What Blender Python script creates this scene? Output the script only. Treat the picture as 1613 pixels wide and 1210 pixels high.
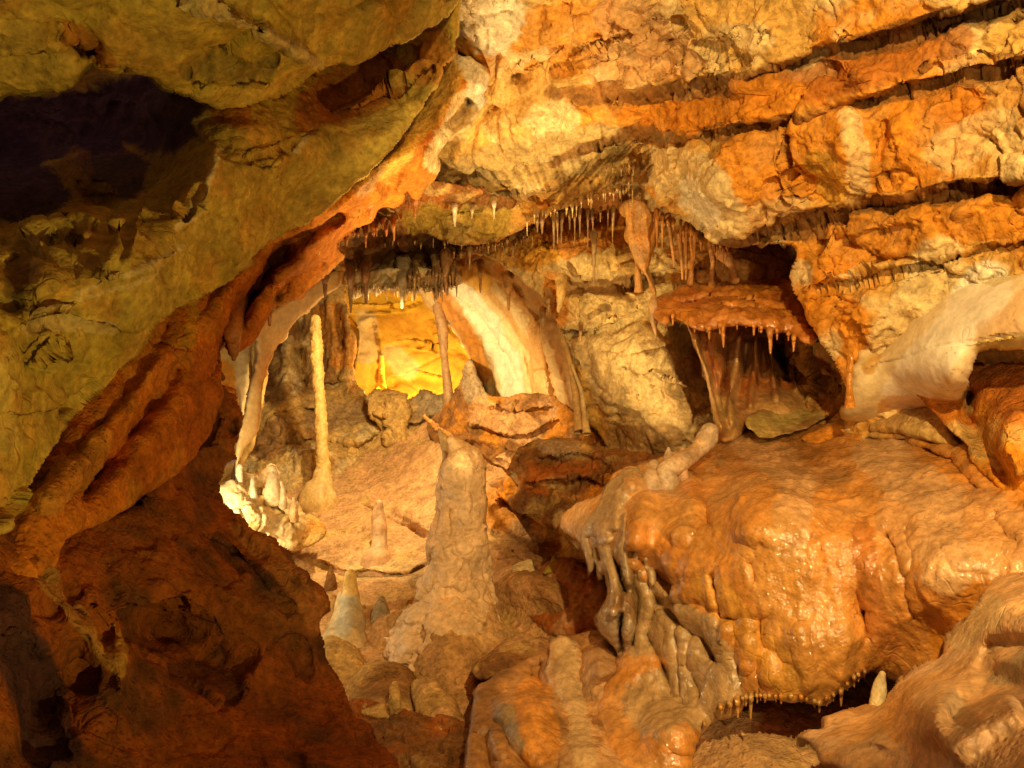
import bpy, math, random
import numpy as np
random.seed(7)
for o in list(bpy.data.objects): bpy.data.objects.remove(o)
C = bpy.context.scene.collection
scn = bpy.context.scene

# ------------------------------------------------------------------ camera
W, H = 1613.0, 1210.0
CAMZ = 1.6
K = 1.30 / W                       # metres per photo pixel at one metre
cam_d = bpy.data.cameras.new('camera'); cam = bpy.data.objects.new('camera', cam_d); C.objects.link(cam)
cam.location = (0, 0, CAMZ); cam.rotation_euler = (math.radians(90), 0, 0)
cam_d.sensor_width = 36; cam_d.lens = 36 / 1.30
cam_d.clip_start = 0.05; cam_d.clip_end = 200
scn.camera = cam

# ------------------------------------------------------------------ world: only a whisper of bounced cave light
w = bpy.data.worlds.new('World'); scn.world = w; w.use_nodes = True
bg = w.node_tree.nodes['Background']
bg.inputs['Color'].default_value = (1.0, 0.50, 0.30, 1)
bg.inputs['Strength'].default_value = 0.12
scn.view_settings.view_transform = 'Standard'; scn.view_settings.look = 'None'
scn.view_settings.exposure = 0.12; scn.cycles.max_bounces = 4; scn.cycles.diffuse_bounces = 3; scn.cycles.glossy_bounces = 2; scn.view_settings.gamma = 1.0

def P(px, py, D):
    return np.array([(px - W/2)*K*D, D, CAMZ - (py - H/2)*K*D])

def lamp(name, px, py, D, power, col, radius=0.06, target=None, cone=None, blend=0.6, loc=None):
    p = P(px, py, D) if loc is None else np.array(loc, float)
    l = bpy.data.lights.new(name, 'SPOT' if target is not None else 'POINT')
    l.energy = power; l.color = col; l.shadow_soft_size = radius
    o = bpy.data.objects.new(name, l); C.objects.link(o); o.location = p
    if target is not None:
        from mathutils import Vector
        d = Vector(P(*target) - p)
        o.rotation_euler = d.to_track_quat('-Z', 'Y').to_euler()
        l.spot_size = math.radians(cone); l.spot_blend = blend
    return o

WARM = (1.0, .69, .27)
lamp('show_lamp_key', 0, 0, 0, 290, (1.0,.69,.27), .03, target=(1340,560,3.2), cone=88, blend=.5, loc=(.55, .3, 2.75))
lamp('glint_fill_lamp', 0, 0, 0, 100, (1.0,.71,.32), .03, target=(1270,760,2.8), cone=82, blend=.6, loc=(.9, -.1, 1.9))  # unseen lamp added by the camera for wet glints and shadow fill
lamp('show_lamp_low', 470, 940, 3.0, 250, WARM, .04, target=(1120,170,3.5), cone=80, blend=.5)
lamp('show_lamp_ledge', 1010, 700, 3.5, 110, (1.0,.73,.34), .04, target=(690,190,3.6), cone=75, blend=.5)
lamp('show_lamp_cluster', 338, 810, 3.9, 17, (1.0,.78,.42), .03)
lamp('show_lamp_back', 660, 640, 7.6, 80, (1.0,.64,.22), .06)
lamp('show_lamp_glow', 795, 960, 4.3, 16, (1.0,.70,.25), .04)
lamp('show_lamp_chamber', 610, 502, 4.7, 95, (1.0,.74,.36), .04, target=(620,700,5.6), cone=140, blend=.4)
lamp('show_lamp_left', 0, 0, 0, 60, (1.0,.74,.19), .03, target=(280,120,2), cone=98, blend=.8, loc=(.6, .6, .8))


# ------------------------------------------------------------------ numpy noise
_rng = np.random.RandomState(11)
_perm = _rng.permutation(256); _perm = np.concatenate([_perm, _perm]).astype(np.int32)
_g = _rng.normal(size=(256, 3)); _g /= np.linalg.norm(_g, axis=1)[:, None]; _g = _g.astype(np.float32)
def perlin(Q):
    Q = Q.astype(np.float32)
    I = np.floor(Q).astype(np.int32); f = Q - I; I &= 255
    u = f*f*f*(f*(f*6-15)+10)
    out = 0
    for dx in (0, 1):
        wx = u[:, 0] if dx else 1-u[:, 0]
        a = _perm[(I[:, 0]+dx) & 255]
        for dy in (0, 1):
            wy = u[:, 1] if dy else 1-u[:, 1]
            b = _perm[(a+I[:, 1]+dy) & 255]
            for dz in (0, 1):
                wz = u[:, 2] if dz else 1-u[:, 2]
                g = _g[_perm[(b+I[:, 2]+dz) & 255]]
                out = out + wx*wy*wz*(g[:, 0]*(f[:, 0]-dx)+g[:, 1]*(f[:, 1]-dy)+g[:, 2]*(f[:, 2]-dz))
    return out*1.5
def fbm(Q, octv=4, gain=.5, ridged=False):
    s = 0; a = 1.0; t = 0
    for i in range(octv):
        n = perlin(Q*(2.03**i) + 17.3*i)
        if ridged: n = 1-2*np.abs(n)
        s = s + a*n; t += a; a *= gain
    return s/t
def _hash(x, y, z, k):
    h = (x*73856093) ^ (y*19349663) ^ (z*83492791) ^ (k*2654435)
    h = (h ^ (h >> 13)) * 1274126177
    h = h & 0x7fffffff
    h = (h ^ (h >> 15)) * 2246822
    return ((h & 0xffff) / 65535.0).astype(np.float32)
def worley(Q):
    I = np.floor(Q).astype(np.int64); f = (Q - I).astype(np.float32)
    n = len(Q); f1 = np.full(n, 9., np.float32); f2 = np.full(n, 9., np.float32)
    tilt = np.zeros(n, np.float32)
    for dx in (-1, 0, 1):
        for dy in (-1, 0, 1):
            for dz in (-1, 0, 1):
                x, y, z = I[:, 0]+dx, I[:, 1]+dy, I[:, 2]+dz
                a, b, c = _hash(x, y, z, 1), _hash(x, y, z, 2), _hash(x, y, z, 3)
                ex, ey, ez = dx+a-f[:, 0], dy+b-f[:, 1], dz+c-f[:, 2]
                d = ex*ex+ey*ey+ez*ez
                m = d < f1
                f2 = np.where(m, f1, np.minimum(f2, d))
                tl = ((b-.5)*ex+(c-.5)*ey+(a-.5)*ez)*2 + (_hash(x, y, z, 4)-.5)*.6
                tilt = np.where(m, tl, tilt); f1 = np.where(m, d, f1)
    return np.sqrt(f1), np.sqrt(f2), tilt

def sstep(a, b, x):
    t = np.clip((x-a)/(b-a), 0, 1); return t*t*(3-2*t)

def catmull(pts, n, closed=False):
    pts = np.asarray(pts, float); m = len(pts)
    if closed: q = np.vstack([pts[-1:], pts, pts[:2]]); segs = m
    else: q = np.vstack([2*pts[:1]-pts[1:2], pts, 2*pts[-1:]-pts[-2:-1]]); segs = m-1
    t = np.linspace(0, segs, n, endpoint=not closed)
    i = np.minimum(t.astype(int), segs-1); f = (t-i)[:, None]
    p0, p1, p2, p3 = q[i], q[i+1], q[i+2], q[i+3]
    return .5*((2*p1)+(-p0+p2)*f+(2*p0-5*p1+4*p2-p3)*f*f+(-p0+3*p1-3*p2+p3)*f**3)

def seg_near(X, Y, pl, closed=False):
    """distance, side sign, arc length and nearest point to a polyline (+ = right-hand / below for left-to-right)"""
    pl = np.asarray(pl, float)
    if closed: pl = np.vstack([pl, pl[:1]])
    n = len(X); best = np.full(n, 1e9); sg = np.ones(n); arc = np.zeros(n); NX = np.zeros(n); NY = np.zeros(n)
    acc = 0.0
    for i in range(len(pl)-1):
        ax, ay = pl[i]; bx, by = pl[i+1]; dx, dy = bx-ax, by-ay; L2 = dx*dx+dy*dy+1e-9
        t = np.clip(((X-ax)*dx+(Y-ay)*dy)/L2, 0, 1)
        qx, qy = ax+t*dx, ay+t*dy
        d = (X-qx)**2+(Y-qy)**2
        m = d < best
        best = np.where(m, d, best); L = math.sqrt(L2)
        sg = np.where(m, np.sign(dx*(Y-ay)-dy*(X-ax)), sg)
        arc = np.where(m, acc+t*L, arc); NX = np.where(m, qx, NX); NY = np.where(m, qy, NY)
        acc += L
    return np.sqrt(best), sg, arc, acc, NX, NY

def inside(X, Y, pl):
    r = np.zeros(len(X), bool); n = len(pl); j = n-1
    for i in range(n):
        xi, yi = pl[i]; xj, yj = pl[j]
        if yi != yj:
            c = ((yi > Y) != (yj > Y)) & (X < (xj-xi)*(Y-yi)/(yj-yi)+xi)
            r ^= c
        j = i
    return r

def tps(ctrl, X, Y):
    c = np.asarray(ctrl, float); A = c[:, :2]/400.; n = len(c)
    def U(r2): return np.where(r2 > 1e-12, .5*r2*np.log(r2+1e-12), 0)
    r2 = ((A[:, None]-A[None])**2).sum(-1)
    M = np.zeros((n+3, n+3)); M[:n, :n] = U(r2)+np.eye(n)*.002
    M[:n, n] = 1; M[:n, n+1:] = A; M[n, :n] = 1; M[n+1:, :n] = A.T
    s = np.linalg.lstsq(M, np.concatenate([c[:, 2], [0, 0, 0]]), rcond=1e-9)[0]
    out = s[n]+s[n+1]*X/400.+s[n+2]*Y/400.
    for i in range(n):
        out = out + s[i]*U((X/400.-A[i, 0])**2+(Y/400.-A[i, 1])**2)
    return out

# ------------------------------------------------------------------ colours of the stone (albedo), and one painted shade
CREAM = (.74, .56, .27); TAN = (.60, .38, .12); ORANGE = (.66, .25, .018); RUST = (.40, .115, .014)
OLIVE = (.42, .31, .04); BROWN = (.24, .105, .028); DARK = (.06, .030, .016); YEL = (.78, .46, .035)
PINK = (.60, .33, .135); WHITE = (.84, .74, .52); GREY = (.36, .27, .15); GOLD = (.66, .36, .045)
SHADE_VIOLET = (.085, .045, .105)  # shade of the upper-left hollow, used as a stone colour

# ------------------------------------------------------------------ object plumbing
def base_tags(o, label, cat, group, kind):
    if label: o['label'] = label
    if cat: o['category'] = cat
    if group: o['group'] = group
    if kind: o['kind'] = kind

def mesh_obj(name, V, F, col, mat, parent=None, label=None, cat=None, group=None, kind=None):
    V = np.asarray(V, np.float32); F = np.asarray(F, np.int32)
    org = (V.min(0)+V.max(0))/2; org[2] = V[:, 2].min()
    if parent is not None: org = np.array(parent.location)
    me = bpy.data.meshes.new(name)
    me.vertices.add(len(V)); me.vertices.foreach_set('co', (V-org).astype(np.float32).ravel())
    nv = F.shape[1]
    me.loops.add(F.size); me.loops.foreach_set('vertex_index', F.ravel())
    me.polygons.add(len(F)); me.polygons.foreach_set('loop_start', np.arange(0, F.size, nv, dtype=np.int32))
    me.polygons.foreach_set('use_smooth', np.ones(len(F), bool))
    me.update(calc_edges=True); me.validate()
    if col is not None and len(me.vertices) == len(V):
        at = me.color_attributes.new('stone', 'FLOAT_COLOR', 'POINT')
        c4 = np.ones((len(V), 4), np.float32); c4[:, :3] = col
        at.data.foreach_set('color', c4.ravel())
    me.materials.append(mat)
    o = bpy.data.objects.new(name, me); C.objects.link(o)
    if parent is not None: o.parent = parent
    o.location = org if parent is None else (0, 0, 0)
    base_tags(o, label, cat, group, kind)
    return o

def empty(name, p, label, cat, group=None):
    o = bpy.data.objects.new(name, None); C.objects.link(o); o.location = p
    o.empty_display_size = .1
    base_tags(o, label, cat, group, None); return o

ONES = ['', 'first', 'second', 'third', 'fourth', 'fifth', 'sixth', 'seventh', 'eighth', 'ninth', 'tenth', 'eleventh', 'twelfth', 'thirteenth',
        'fourteenth', 'fifteenth', 'sixteenth', 'seventeenth', 'eighteenth', 'nineteenth']
def nth(i):
    if i < 20: return ONES[i]
    t, u = divmod(i, 10); T = {2: 'twent', 3: 'thirt', 4: 'fort', 5: 'fift'}[t]
    return T+'ieth' if u == 0 else T+'y-'+ONES[u]
def place_label(what, i, n):
    return what+', leftmost of its row' if i == 0 else (what+', rightmost of its row' if i == n-1 else what+', '+nth(i+1)+' from the left')

# ------------------------------------------------------------------ displacement recipes, metres, applied along the normal
def disp(V, recipe, seed):
    d = np.zeros(len(V), np.float32); Vs = V.astype(np.float32)+seed*3.7
    for r in recipe:
        k, sc, amp = r[0], r[1], r[2]
        st = np.array(r[3] if len(r) > 3 else (1, 1, 1), np.float32)
        Q = Vs*st/sc
        if k == 'fbm': d += amp*fbm(Q, 5)
        elif k == 'ridge': d += amp*fbm(Q, 4, ridged=True)
        elif k == 'facet':
            wq = Q+.35*np.stack([perlin(Q*1.7), perlin(Q*1.7+9), perlin(Q*1.7+21)], 1)
            a, b, t = worley(wq); d += amp*(t*.9 - .35*np.clip(1-(b-a)*6, 0, 1))
        elif k == 'crack':
            wq = Q+.5*np.stack([perlin(Q*1.3), perlin(Q*1.3+9), perlin(Q*1.3+21)], 1)
            a, b, t = worley(wq); m = sstep(-.05, .25, perlin(Q*.6+5))
            d -= amp*np.clip(1-(b-a)*12, 0, 1)*m
        elif k == 'knob':
            a, b, t = worley(Q+.3*perlin(Q*1.5)[:, None]); d += amp*(.6-a)
        elif k == 'pit':
            a, b, t = worley(Q); m = sstep(.0, .3, perlin(Q*.4+3)); d -= amp*np.clip(1-a*2.2, 0, 1)*m
        elif k == 'chip':      # flat faces broken along sharp little ledges
            v = fbm(Q, 4, .42)*3.2+8; fl = np.floor(v); fr = v-fl
            d += amp*((fl-8)+sstep(.80, 1., fr)+.18*fr)/3.2
        elif k == 'fine': d += amp*fbm(Q, 3, .6)
    return d

RECIPE = {
 'rock':  [('fbm', .7, .04), ('chip', .42, .060, (1, 1, 1.7)), ('facet', .30, .040), ('chip', .13, .018, (1, 1, 1.5)), ('facet', .10, .012), ('crack', .5, .03), ('pit', .05, .008), ('fine', .03, .003)],
 'slab':  [('fbm', .8, .03), ('chip', .5, .050, (1, 1, 1.4)), ('facet', .4, .03), ('chip', .15, .014), ('facet', .09, .006), ('crack', .45, .03), ('pit', .05, .005), ('fine', .03, .0025)],
 'rough': [('fbm', .5, .06), ('facet', .22, .05), ('chip', .16, .03), ('facet', .08, .02), ('knob', .05, .008), ('fine', .025, .004)],
 'smooth':[('fbm', .8, .035), ('fbm', .25, .012, (1, 1, .5)), ('chip', .3, .012), ('crack', .6, .014), ('fine', .04, .0015)],
 'flow':  [('fbm', .5, .035), ('ridge', .18, .020, (1, 1, .28)), ('ridge', .07, .006, (1, 1, .3)), ('knob', .10, .006), ('knob', .04, .004), ('fine', .03, .003)],
 'mud':   [('fbm', .5, .05), ('fbm', .12, .014), ('chip', .2, .016), ('knob', .05, .004), ('fine', .02, .002)],
 'drip':  [('fbm', .6, .05), ('ridge', .12, .035, (1, 1, .22)), ('facet', .2, .02), ('chip', .15, .02), ('fine', .03, .004)],
}

def colour(V, base, seed, X=None, Y=None, paint=()):
    """base = [(colour, weight scale m)...]: stone colours mixed by noise, then strokes of stain, shade and lamplight laid over them"""
    n = len(V); Vs = V.astype(np.float32)+seed*1.3
    col = np.tile(np.array(base[0], np.float32), (n, 1))
    for i, c in enumerate(base[1:]):
        sc = (.45, .18, .6, .1)[i % 4]
        m = sstep(-.05, .35, fbm(Vs/sc+31*i, 4))[:, None]*(.85 if i < 2 else .6)
        col = col*(1-m)+np.array(c, np.float32)*m
    if X is not None and len(paint):
        wn = fbm(Vs/.12, 4); wn2 = fbm(Vs/.03+5, 3)
        for (pl, r, c, s) in paint:
            pl = np.asarray(pl, float)
            if pl.ndim == 1: d = np.hypot(X-pl[0], Y-pl[1])
            else: d = seg_near(X, Y, pl)[0]
            m = s*sstep(1.05, .82, d/r+wn*.45+wn2*.2)[:, None]
            col = col*(1-m)+np.array(c, np.float32)*m
    v = 1+.22*fbm(Vs/.05+3, 3)[:, None]
    return np.clip(col*v, .004, .9)

def grid_faces(keep, nx):
    j, i = np.nonzero(keep); a = j*nx+i
    return np.stack([a, a+nx, a+nx+1, a+1], 1)

_sd = [0]
def relief(name, outline, ctrl, h=3.0, rr=30, bulge=1.0, back=.5, feats=(), blobs=(), recipe='rock', base=(TAN,),
           paint=(), mat=None, warp=5, jag=2.5, label=None, cat=None, group=None, kind=None, parent=None, amp=1.0, smoothline=True, inward=.0):
    _sd[0] += 1; seed = _sd[0]
    ol = np.asarray(outline, float)
    if smoothline: ol = catmull(ol, max(len(ol)*5, 40), True)
    if jag:                                       # irregular edge
        Q = np.stack([ol[:, 0]/28., ol[:, 1]/28., np.full(len(ol), seed*5.1)], 1)
        ol = catmull(ol, len(ol)*2, True)
        Q = np.stack([ol[:, 0]/28., ol[:, 1]/28., np.full(len(ol), seed*5.1)], 1)
        ol = ol + jag*2*np.stack([fbm(Q, 3), fbm(Q+40, 3)], 1)
    x0, y0 = ol.min(0)-h; x1, y1 = ol.max(0)+h
    x0, y0, x1, y1 = max(x0, -260), max(y0, -220), min(x1, W+260), min(y1, H+220)
    nx, ny = int((x1-x0)/h)+2, int((y1-y0)/h)+2
    gx, gy = np.meshgrid(x0+np.arange(nx)*h, y0+np.arange(ny)*h)
    X, Y = gx.ravel(), gy.ravel()
    d, sg, arc, L, NX, NY = seg_near(X, Y, ol, True)
    ins = inside(X, Y, ol); sd = np.where(ins, d, -d)
    ok = (sd > -.6*h).reshape(ny, nx)
    keep = ok[:-1, :-1] & ok[1:, :-1] & ok[:-1, 1:] & ok[1:, 1:]
    sn = sd < .35*h
    X = np.where(sn & (sd > -.7*h), NX, X); Y = np.where(sn & (sd > -.7*h), NY, Y); sd = np.where(sn, 0, sd)
    F = grid_faces(keep, nx)
    used = np.unique(F); re = -np.ones(nx*ny, np.int64); re[used] = np.arange(len(used)); F = re[F]
    X, Y, sd = X[used], Y[used], sd[used]
    D = tps(ctrl, X, Y)
    # warped coordinates so that traced lines wander like broken stone
    Q = np.stack([X/70., Y/70., np.full(len(X), seed*1.9)], 1)
    WX = X+warp*(fbm(Q, 4)*2.2); WY = Y+warp*(fbm(Q+50, 4)*2.2)
    var = 1+.6*perlin(np.stack([X/55., Y/55., np.full(len(X), seed*2.9)], 1))
    for f in feats:
        k, pl, wd, am = f[0], f[1], f[2], f[3]
        fx, fy = (X, Y) if k.endswith('!') else (WX, WY); k = k.strip('!')
        dd, s, arc, L, _, _ = seg_near(fx, fy, pl)
        tp = np.clip(np.minimum(arc, L-arc)/max(12., .12*L), 0, 1); tp = tp*tp*(3-2*tp)
        if k == 'step':        # bed above juts out, bed below starts recessed and comes forward again
            ss = dd*s
            D = D + am*var*tp*np.where(ss > 0, np.exp(-ss/wd), 1)*sstep(-2.0, 2.0, ss)
        elif k == 'lip':       # bed above bulges before the undercut
            ss = dd*s
            D = D - am*var*tp*np.where(ss < 0, np.exp(ss/wd), 0)*sstep(3, -1, ss)
        elif k == 'groove': D = D + am*var*tp*np.exp(-(dd/wd)**2)
        elif k == 'ridge': D = D - am*tp*np.exp(-(dd/wd)**2)
        elif k == 'vee': D = D + am*var*tp*np.clip(1-dd/wd, 0, 1)
    for (bx, by, rx, ry, rot, am) in blobs:
        c, s_ = math.cos(math.radians(rot)), math.sin(math.radians(rot))
        u = ((WX-bx)*c+(WY-by)*s_)/rx; v = (-(WX-bx)*s_+(WY-by)*c)/ry
        D = D - am*np.exp(-(u*u+v*v))
    Dm = float(np.median(D))
    if rr > 0:
        t = np.clip(1-sd/rr, 0, 1); D = D + rr*K*Dm*bulge*(1-np.sqrt(np.maximum(1-t*t, 0)))
    V = np.stack([(X-W/2)*K*D, D, CAMZ-(Y-H/2)*K*D], 1)
    # normals by face accumulation
    def normals(V):
        a, b, c_, d_ = (V[F[:, i]] for i in range(4))
        n = np.cross(c_-a, d_-b); N = np.zeros_like(V)
        for i in range(4):
            for ax in range(3): N[:, ax] += np.bincount(F[:, i], n[:, ax], len(V))
        N /= np.linalg.norm(N, axis=1)[:, None]+1e-12
        vd = V-np.array([0, 0, CAMZ]); s = np.sign(-(N*vd).sum(1)); s[s == 0] = 1
        return N*s[:, None]
    N = normals(V)
    rec = RECIPE[recipe] if isinstance(recipe, str) else recipe
    dp = disp(V, rec, seed)*amp*np.clip(.25+sd/8., 0, 1)
    V = V+N*dp[:, None]
    col = colour(V, base, seed, X, Y, paint)
    # thickness: skirt from the border away from the viewer
    E = np.concatenate([F[:, [0, 1]], F[:, [1, 2]], F[:, [2, 3]], F[:, [3, 0]]])
    key = np.minimum(E[:, 0], E[:, 1])*len(V)+np.maximum(E[:, 0], E[:, 1])
    u, idx, cnt = np.unique(key, return_index=True, return_counts=True)
    B = E[idx[cnt == 1]]; bv = np.unique(B)
    cen = V[:, :].mean(0)
    ray = V[bv]-np.array([0, 0, CAMZ]); ray /= np.linalg.norm(ray, axis=1)[:, None]
    VV, FF, CC = [V], [F], [col]; prev = bv; off = len(V)
    for k, fr in enumerate((.12, .45, 1.0)):
        nv = V[bv]+ray*back*fr + (cen-V[bv])*inward*fr
        nv = nv + .03*fr*np.stack([perlin(nv/.1), perlin(nv/.1+7), perlin(nv/.1+13)], 1)
        mp = -np.ones(len(V)+1, np.int64); mp[bv] = off+np.arange(len(bv))
        mq = -np.ones(len(V)+1, np.int64); mq[bv] = prev
        FF.append(np.stack([mq[B[:, 1]], mq[B[:, 0]], mp[B[:, 0]], mp[B[:, 1]]], 1))
        VV.append(nv); CC.append(col[bv]); prev = off+np.arange(len(bv)); off += len(bv)
    return mesh_obj(name, np.concatenate(VV), np.concatenate(FF), np.concatenate(CC), mat, parent, label, cat, group, kind)

def spire(name, pts, mat, base=(TAN,), na=28, ns=None, rough=.12, flute=0, recipe=None, label=None, cat=None, group=None,
          parent=None, squash=1.0, tip='none', paint=(), seed=None, amp=1.0, lean=0):
    """a round body swept along (px, py, D, radius px): stalactites, stalagmites, columns"""
    if seed is None: _sd[0] += 1; seed = _sd[0]
    c = np.asarray(pts, float)
    if ns is None: ns = 10*len(c)
    q = catmull(c, ns); q[:, 3] = np.maximum(q[:, 3], .25)
    ctr = np.array([P(a, b, d) for a, b, d, r in q]); R = q[:, 3]*K*q[:, 2]
    if tip in ('start', 'both'):
        k = np.linspace(0, 1, 7)[:-1]; d0 = ctr[0]-ctr[1]; d0 /= np.linalg.norm(d0)+1e-9
        ex = np.array([ctr[0]+d0*R[0]*math.cos(a*math.pi/2) for a in k]); er = [R[0]*math.sin(a*math.pi/2)+1e-5 for a in k]
        ctr = np.vstack([ex, ctr]); R = np.concatenate([er, R])
        q = np.vstack([np.repeat(q[:1], 6, 0), q])
    if tip in ('end', 'both'):
        k = np.linspace(1, 0, 7)[1:]; d0 = ctr[-1]-ctr[-2]; d0 /= np.linalg.norm(d0)+1e-9
        ex = np.array([ctr[-1]+d0*R[-1]*math.cos(a*math.pi/2) for a in k]); er = [R[-1]*math.sin(a*math.pi/2)+1e-5 for a in k]
        ctr = np.vstack([ctr, ex]); R = np.concatenate([R, er])
        q = np.vstack([q, np.repeat(q[-1:], 6, 0)])
    n = len(ctr); T = np.gradient(ctr, axis=0); T /= np.linalg.norm(T, axis=1)[:, None]+1e-9
    A = np.cross(T, np.array([0, 1., 0])); A /= np.linalg.norm(A, axis=1)[:, None]+1e-9
    Bv = np.cross(T, A)
    th = np.arange(na)*2*math.pi/na
    fl = 1+flute*np.sin(th*5+seed)+flute*.6*np.sin(th*9+seed*2)
    dirs = A[:, None]*np.cos(th)[None, :, None]+Bv[:, None]*np.sin(th)[None, :, None]*squash
    V = ctr[:, None]+dirs*(R[:, None]*fl[None])[:, :, None]
    V = V.reshape(-1, 3); dn = dirs.reshape(-1, 3); RR = np.repeat(R, na)
    Rm = float(R.max())
    nz = fbm((V+seed*2.1)/max(Rm*1.3, .01)*np.array([1, 1, .6]), 4)+.45*perlin((V+seed)/max(Rm*.35, .008))
    V = V+dn*(RR*rough*nz*1.6)[:, None]
    if recipe is not None:
        rec = RECIPE[recipe] if isinstance(recipe, str) else recipe
        V = V+dn*(disp(V, rec, seed)*amp*np.minimum(1, RR/Rm*1.5))[:, None]
    i, j = np.meshgrid(np.arange(n-1), np.arange(na), indexing='ij'); i = i.ravel(); j = j.ravel(); j2 = (j+1) % na
    F = np.stack([i*na+j, i*na+j2, (i+1)*na+j2, (i+1)*na+j], 1)
    X = V[:, 0]/(K*V[:, 1])+W/2; Y = H/2-(V[:, 2]-CAMZ)/(K*V[:, 1])
    col = colour(V, base, seed, X, Y, paint)
    return mesh_obj(name, V, F, col, mat, parent, label, cat, group)

# ------------------------------------------------------------------ stone material
def stone(name, rough=.75, bump=.5, wet=0.0, coat=0.0, fine=1.0, vein=0.0, trans=0.0, mott=1.0):
    m = bpy.data.materials.new(name); m.use_nodes = True; nt = m.node_tree; N = nt.nodes; Lk = nt.links
    bs = N['Principled BSDF']
    geo = N.new('ShaderNodeNewGeometry')
    at = N.new('ShaderNodeAttribute'); at.attribute_name = 'stone'
    def noise(sc, det=6, rg=.6, src=None):
        t = N.new('ShaderNodeTexNoise'); t.inputs['Scale'].default_value = sc; t.inputs['Detail'].default_value = det
        t.inputs['Roughness'].default_value = rg; Lk.new(geo.outputs['Position'], t.inputs['Vector']); return t
    def ramp(src, a, b, lo, hi):
        r = N.new('ShaderNodeMapRange'); r.inputs['From Min'].default_value = a; r.inputs['From Max'].default_value = b
        r.inputs['To Min'].default_value = lo; r.inputs['To Max'].default_value = hi; Lk.new(src, r.inputs['Value']); return r
    def mul(a, b):
        x = N.new('ShaderNodeMath'); x.operation = 'MULTIPLY'; Lk.new(a, x.inputs[0])
        if isinstance(b, float): x.inputs[1].default_value = b
        else: Lk.new(b, x.inputs[1])
        return x.outputs[0]
    def add(a, b):
        x = N.new('ShaderNodeMath'); x.operation = 'ADD'; Lk.new(a, x.inputs[0]); Lk.new(b, x.inputs[1]); return x.outputs[0]
    n1, n2, n3 = noise(9, 5, .65), noise(45, 3, .6), noise(150, 1.5, .5)
    # mineral mottling
    v = mul(ramp(n1.outputs['Fac'], .3, .7, 1-.38*mott, 1+.28*mott).outputs[0], ramp(n2.outputs['Fac'], .3, .7, 1-.34*mott, 1+.26*mott).outputs[0])
    mx = N.new('ShaderNodeVectorMath'); mx.operation = 'SCALE'; Lk.new(at.outputs['Color'], mx.inputs[0]); Lk.new(v, mx.inputs['Scale'])
    # iron specks
    sp = N.new('ShaderNodeTexVoronoi'); sp.inputs['Scale'].default_value = 38; Lk.new(geo.outputs['Position'], sp.inputs['Vector'])
    spm = mul(ramp(sp.outputs['Distance'], .08, .22, 1, 0).outputs[0], ramp(n1.outputs['Fac'], .5, .62, 0, .55).outputs[0])
    cm = N.new('ShaderNodeMix'); cm.data_type = 'RGBA'; Lk.new(spm, cm.inputs['Factor'])
    Lk.new(mx.outputs[0], cm.inputs[6]); cm.inputs[7].default_value = (.10, .04, .012, 1)
    Lk.new(cm.outputs[2], bs.inputs['Base Color'])
    # relief below mesh resolution
    hh = add(add(mul(n1.outputs['Fac'], .014), mul(n2.outputs['Fac'], .009*fine)), mul(n3.outputs['Fac'], .0022*fine))
    pv = N.new('ShaderNodeTexVoronoi'); pv.inputs['Scale'].default_value = 70; Lk.new(geo.outputs['Position'], pv.inputs['Vector'])
    hh = add(hh, mul(ramp(pv.outputs['Distance'], .05, .4, 0, 1).outputs[0], .0035*fine))
    vc = N.new('ShaderNodeTexVoronoi'); vc.feature = 'DISTANCE_TO_EDGE'; vc.inputs['Scale'].default_value = 7
    wv = N.new('ShaderNodeVectorMath'); wv.operation = 'MULTIPLY_ADD'; nn = noise(5, 2)
    Lk.new(nn.outputs['Color'], wv.inputs[0]); wv.inputs[1].default_value = (.35, .35, .35); Lk.new(geo.outputs['Position'], wv.inputs[2])
    Lk.new(wv.outputs[0], vc.inputs['Vector'])
    cr = mul(mul(ramp(vc.outputs['Distance'], 0, .035, -1, 0).outputs[0], ramp(nn.outputs['Fac'], .54, .62, 0, 1).outputs[0]), .007)
    hh = add(hh, cr)
    bp = N.new('ShaderNodeBump'); bp.inputs['Strength'].default_value = bump; bp.inputs['Distance'].default_value = 1.0
    Lk.new(hh, bp.inputs['Height']); Lk.new(bp.outputs['Normal'], bs.inputs['Normal'])
    if wet > 0:
        rw = ramp(n1.outputs['Fac'], .35, .65, rough-.5*wet, rough+.15*wet); Lk.new(rw.outputs[0], bs.inputs['Roughness'])
        bs.inputs['Specular IOR Level'].default_value = .6
    else:
        bs.inputs['Roughness'].default_value = rough; bs.inputs['Specular IOR Level'].default_value = .2
    if coat > 0:
        bs.inputs['Coat Weight'].default_value = coat; bs.inputs['Coat Roughness'].default_value = .10
        b2 = N.new('ShaderNodeBump'); b2.inputs['Strength'].default_value = 1; b2.inputs['Distance'].default_value = 1
        n4 = noise(64, 1.8, .5); Lk.new(mul(n4.outputs['Fac'], .0098), b2.inputs['Height']); Lk.new(b2.outputs['Normal'], bs.inputs['Coat Normal'])
    if trans > 0:
        bs.inputs['Subsurface Weight'].default_value = trans; bs.inputs['Subsurface Radius'].default_value = (.05, .02, .006)
        bs.inputs['Subsurface Scale'].default_value = .6
    return m
M_DRY = stone('dry limestone', .85, .55)
M_DULL = stone('rough clay-stained rock', .9, .75, fine=1.3)
M_SMOOTH = stone('smooth limestone', .7, .25, fine=.7, mott=.35)
M_WET = stone('wet calcite', .5, .4, wet=.35, coat=1.0, fine=1.0, mott=.8)
M_DAMP = stone('damp calcite', .6, .45, wet=.2, coat=.12, fine=1.0)
M_NEAR = stone('smooth near flowstone', .55, .16, fine=.5, coat=.35, wet=.15, mott=.35)
M_SPEL = stone('calcite', .6, .35, wet=.15, trans=.0, fine=.8, mott=.7)

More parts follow.
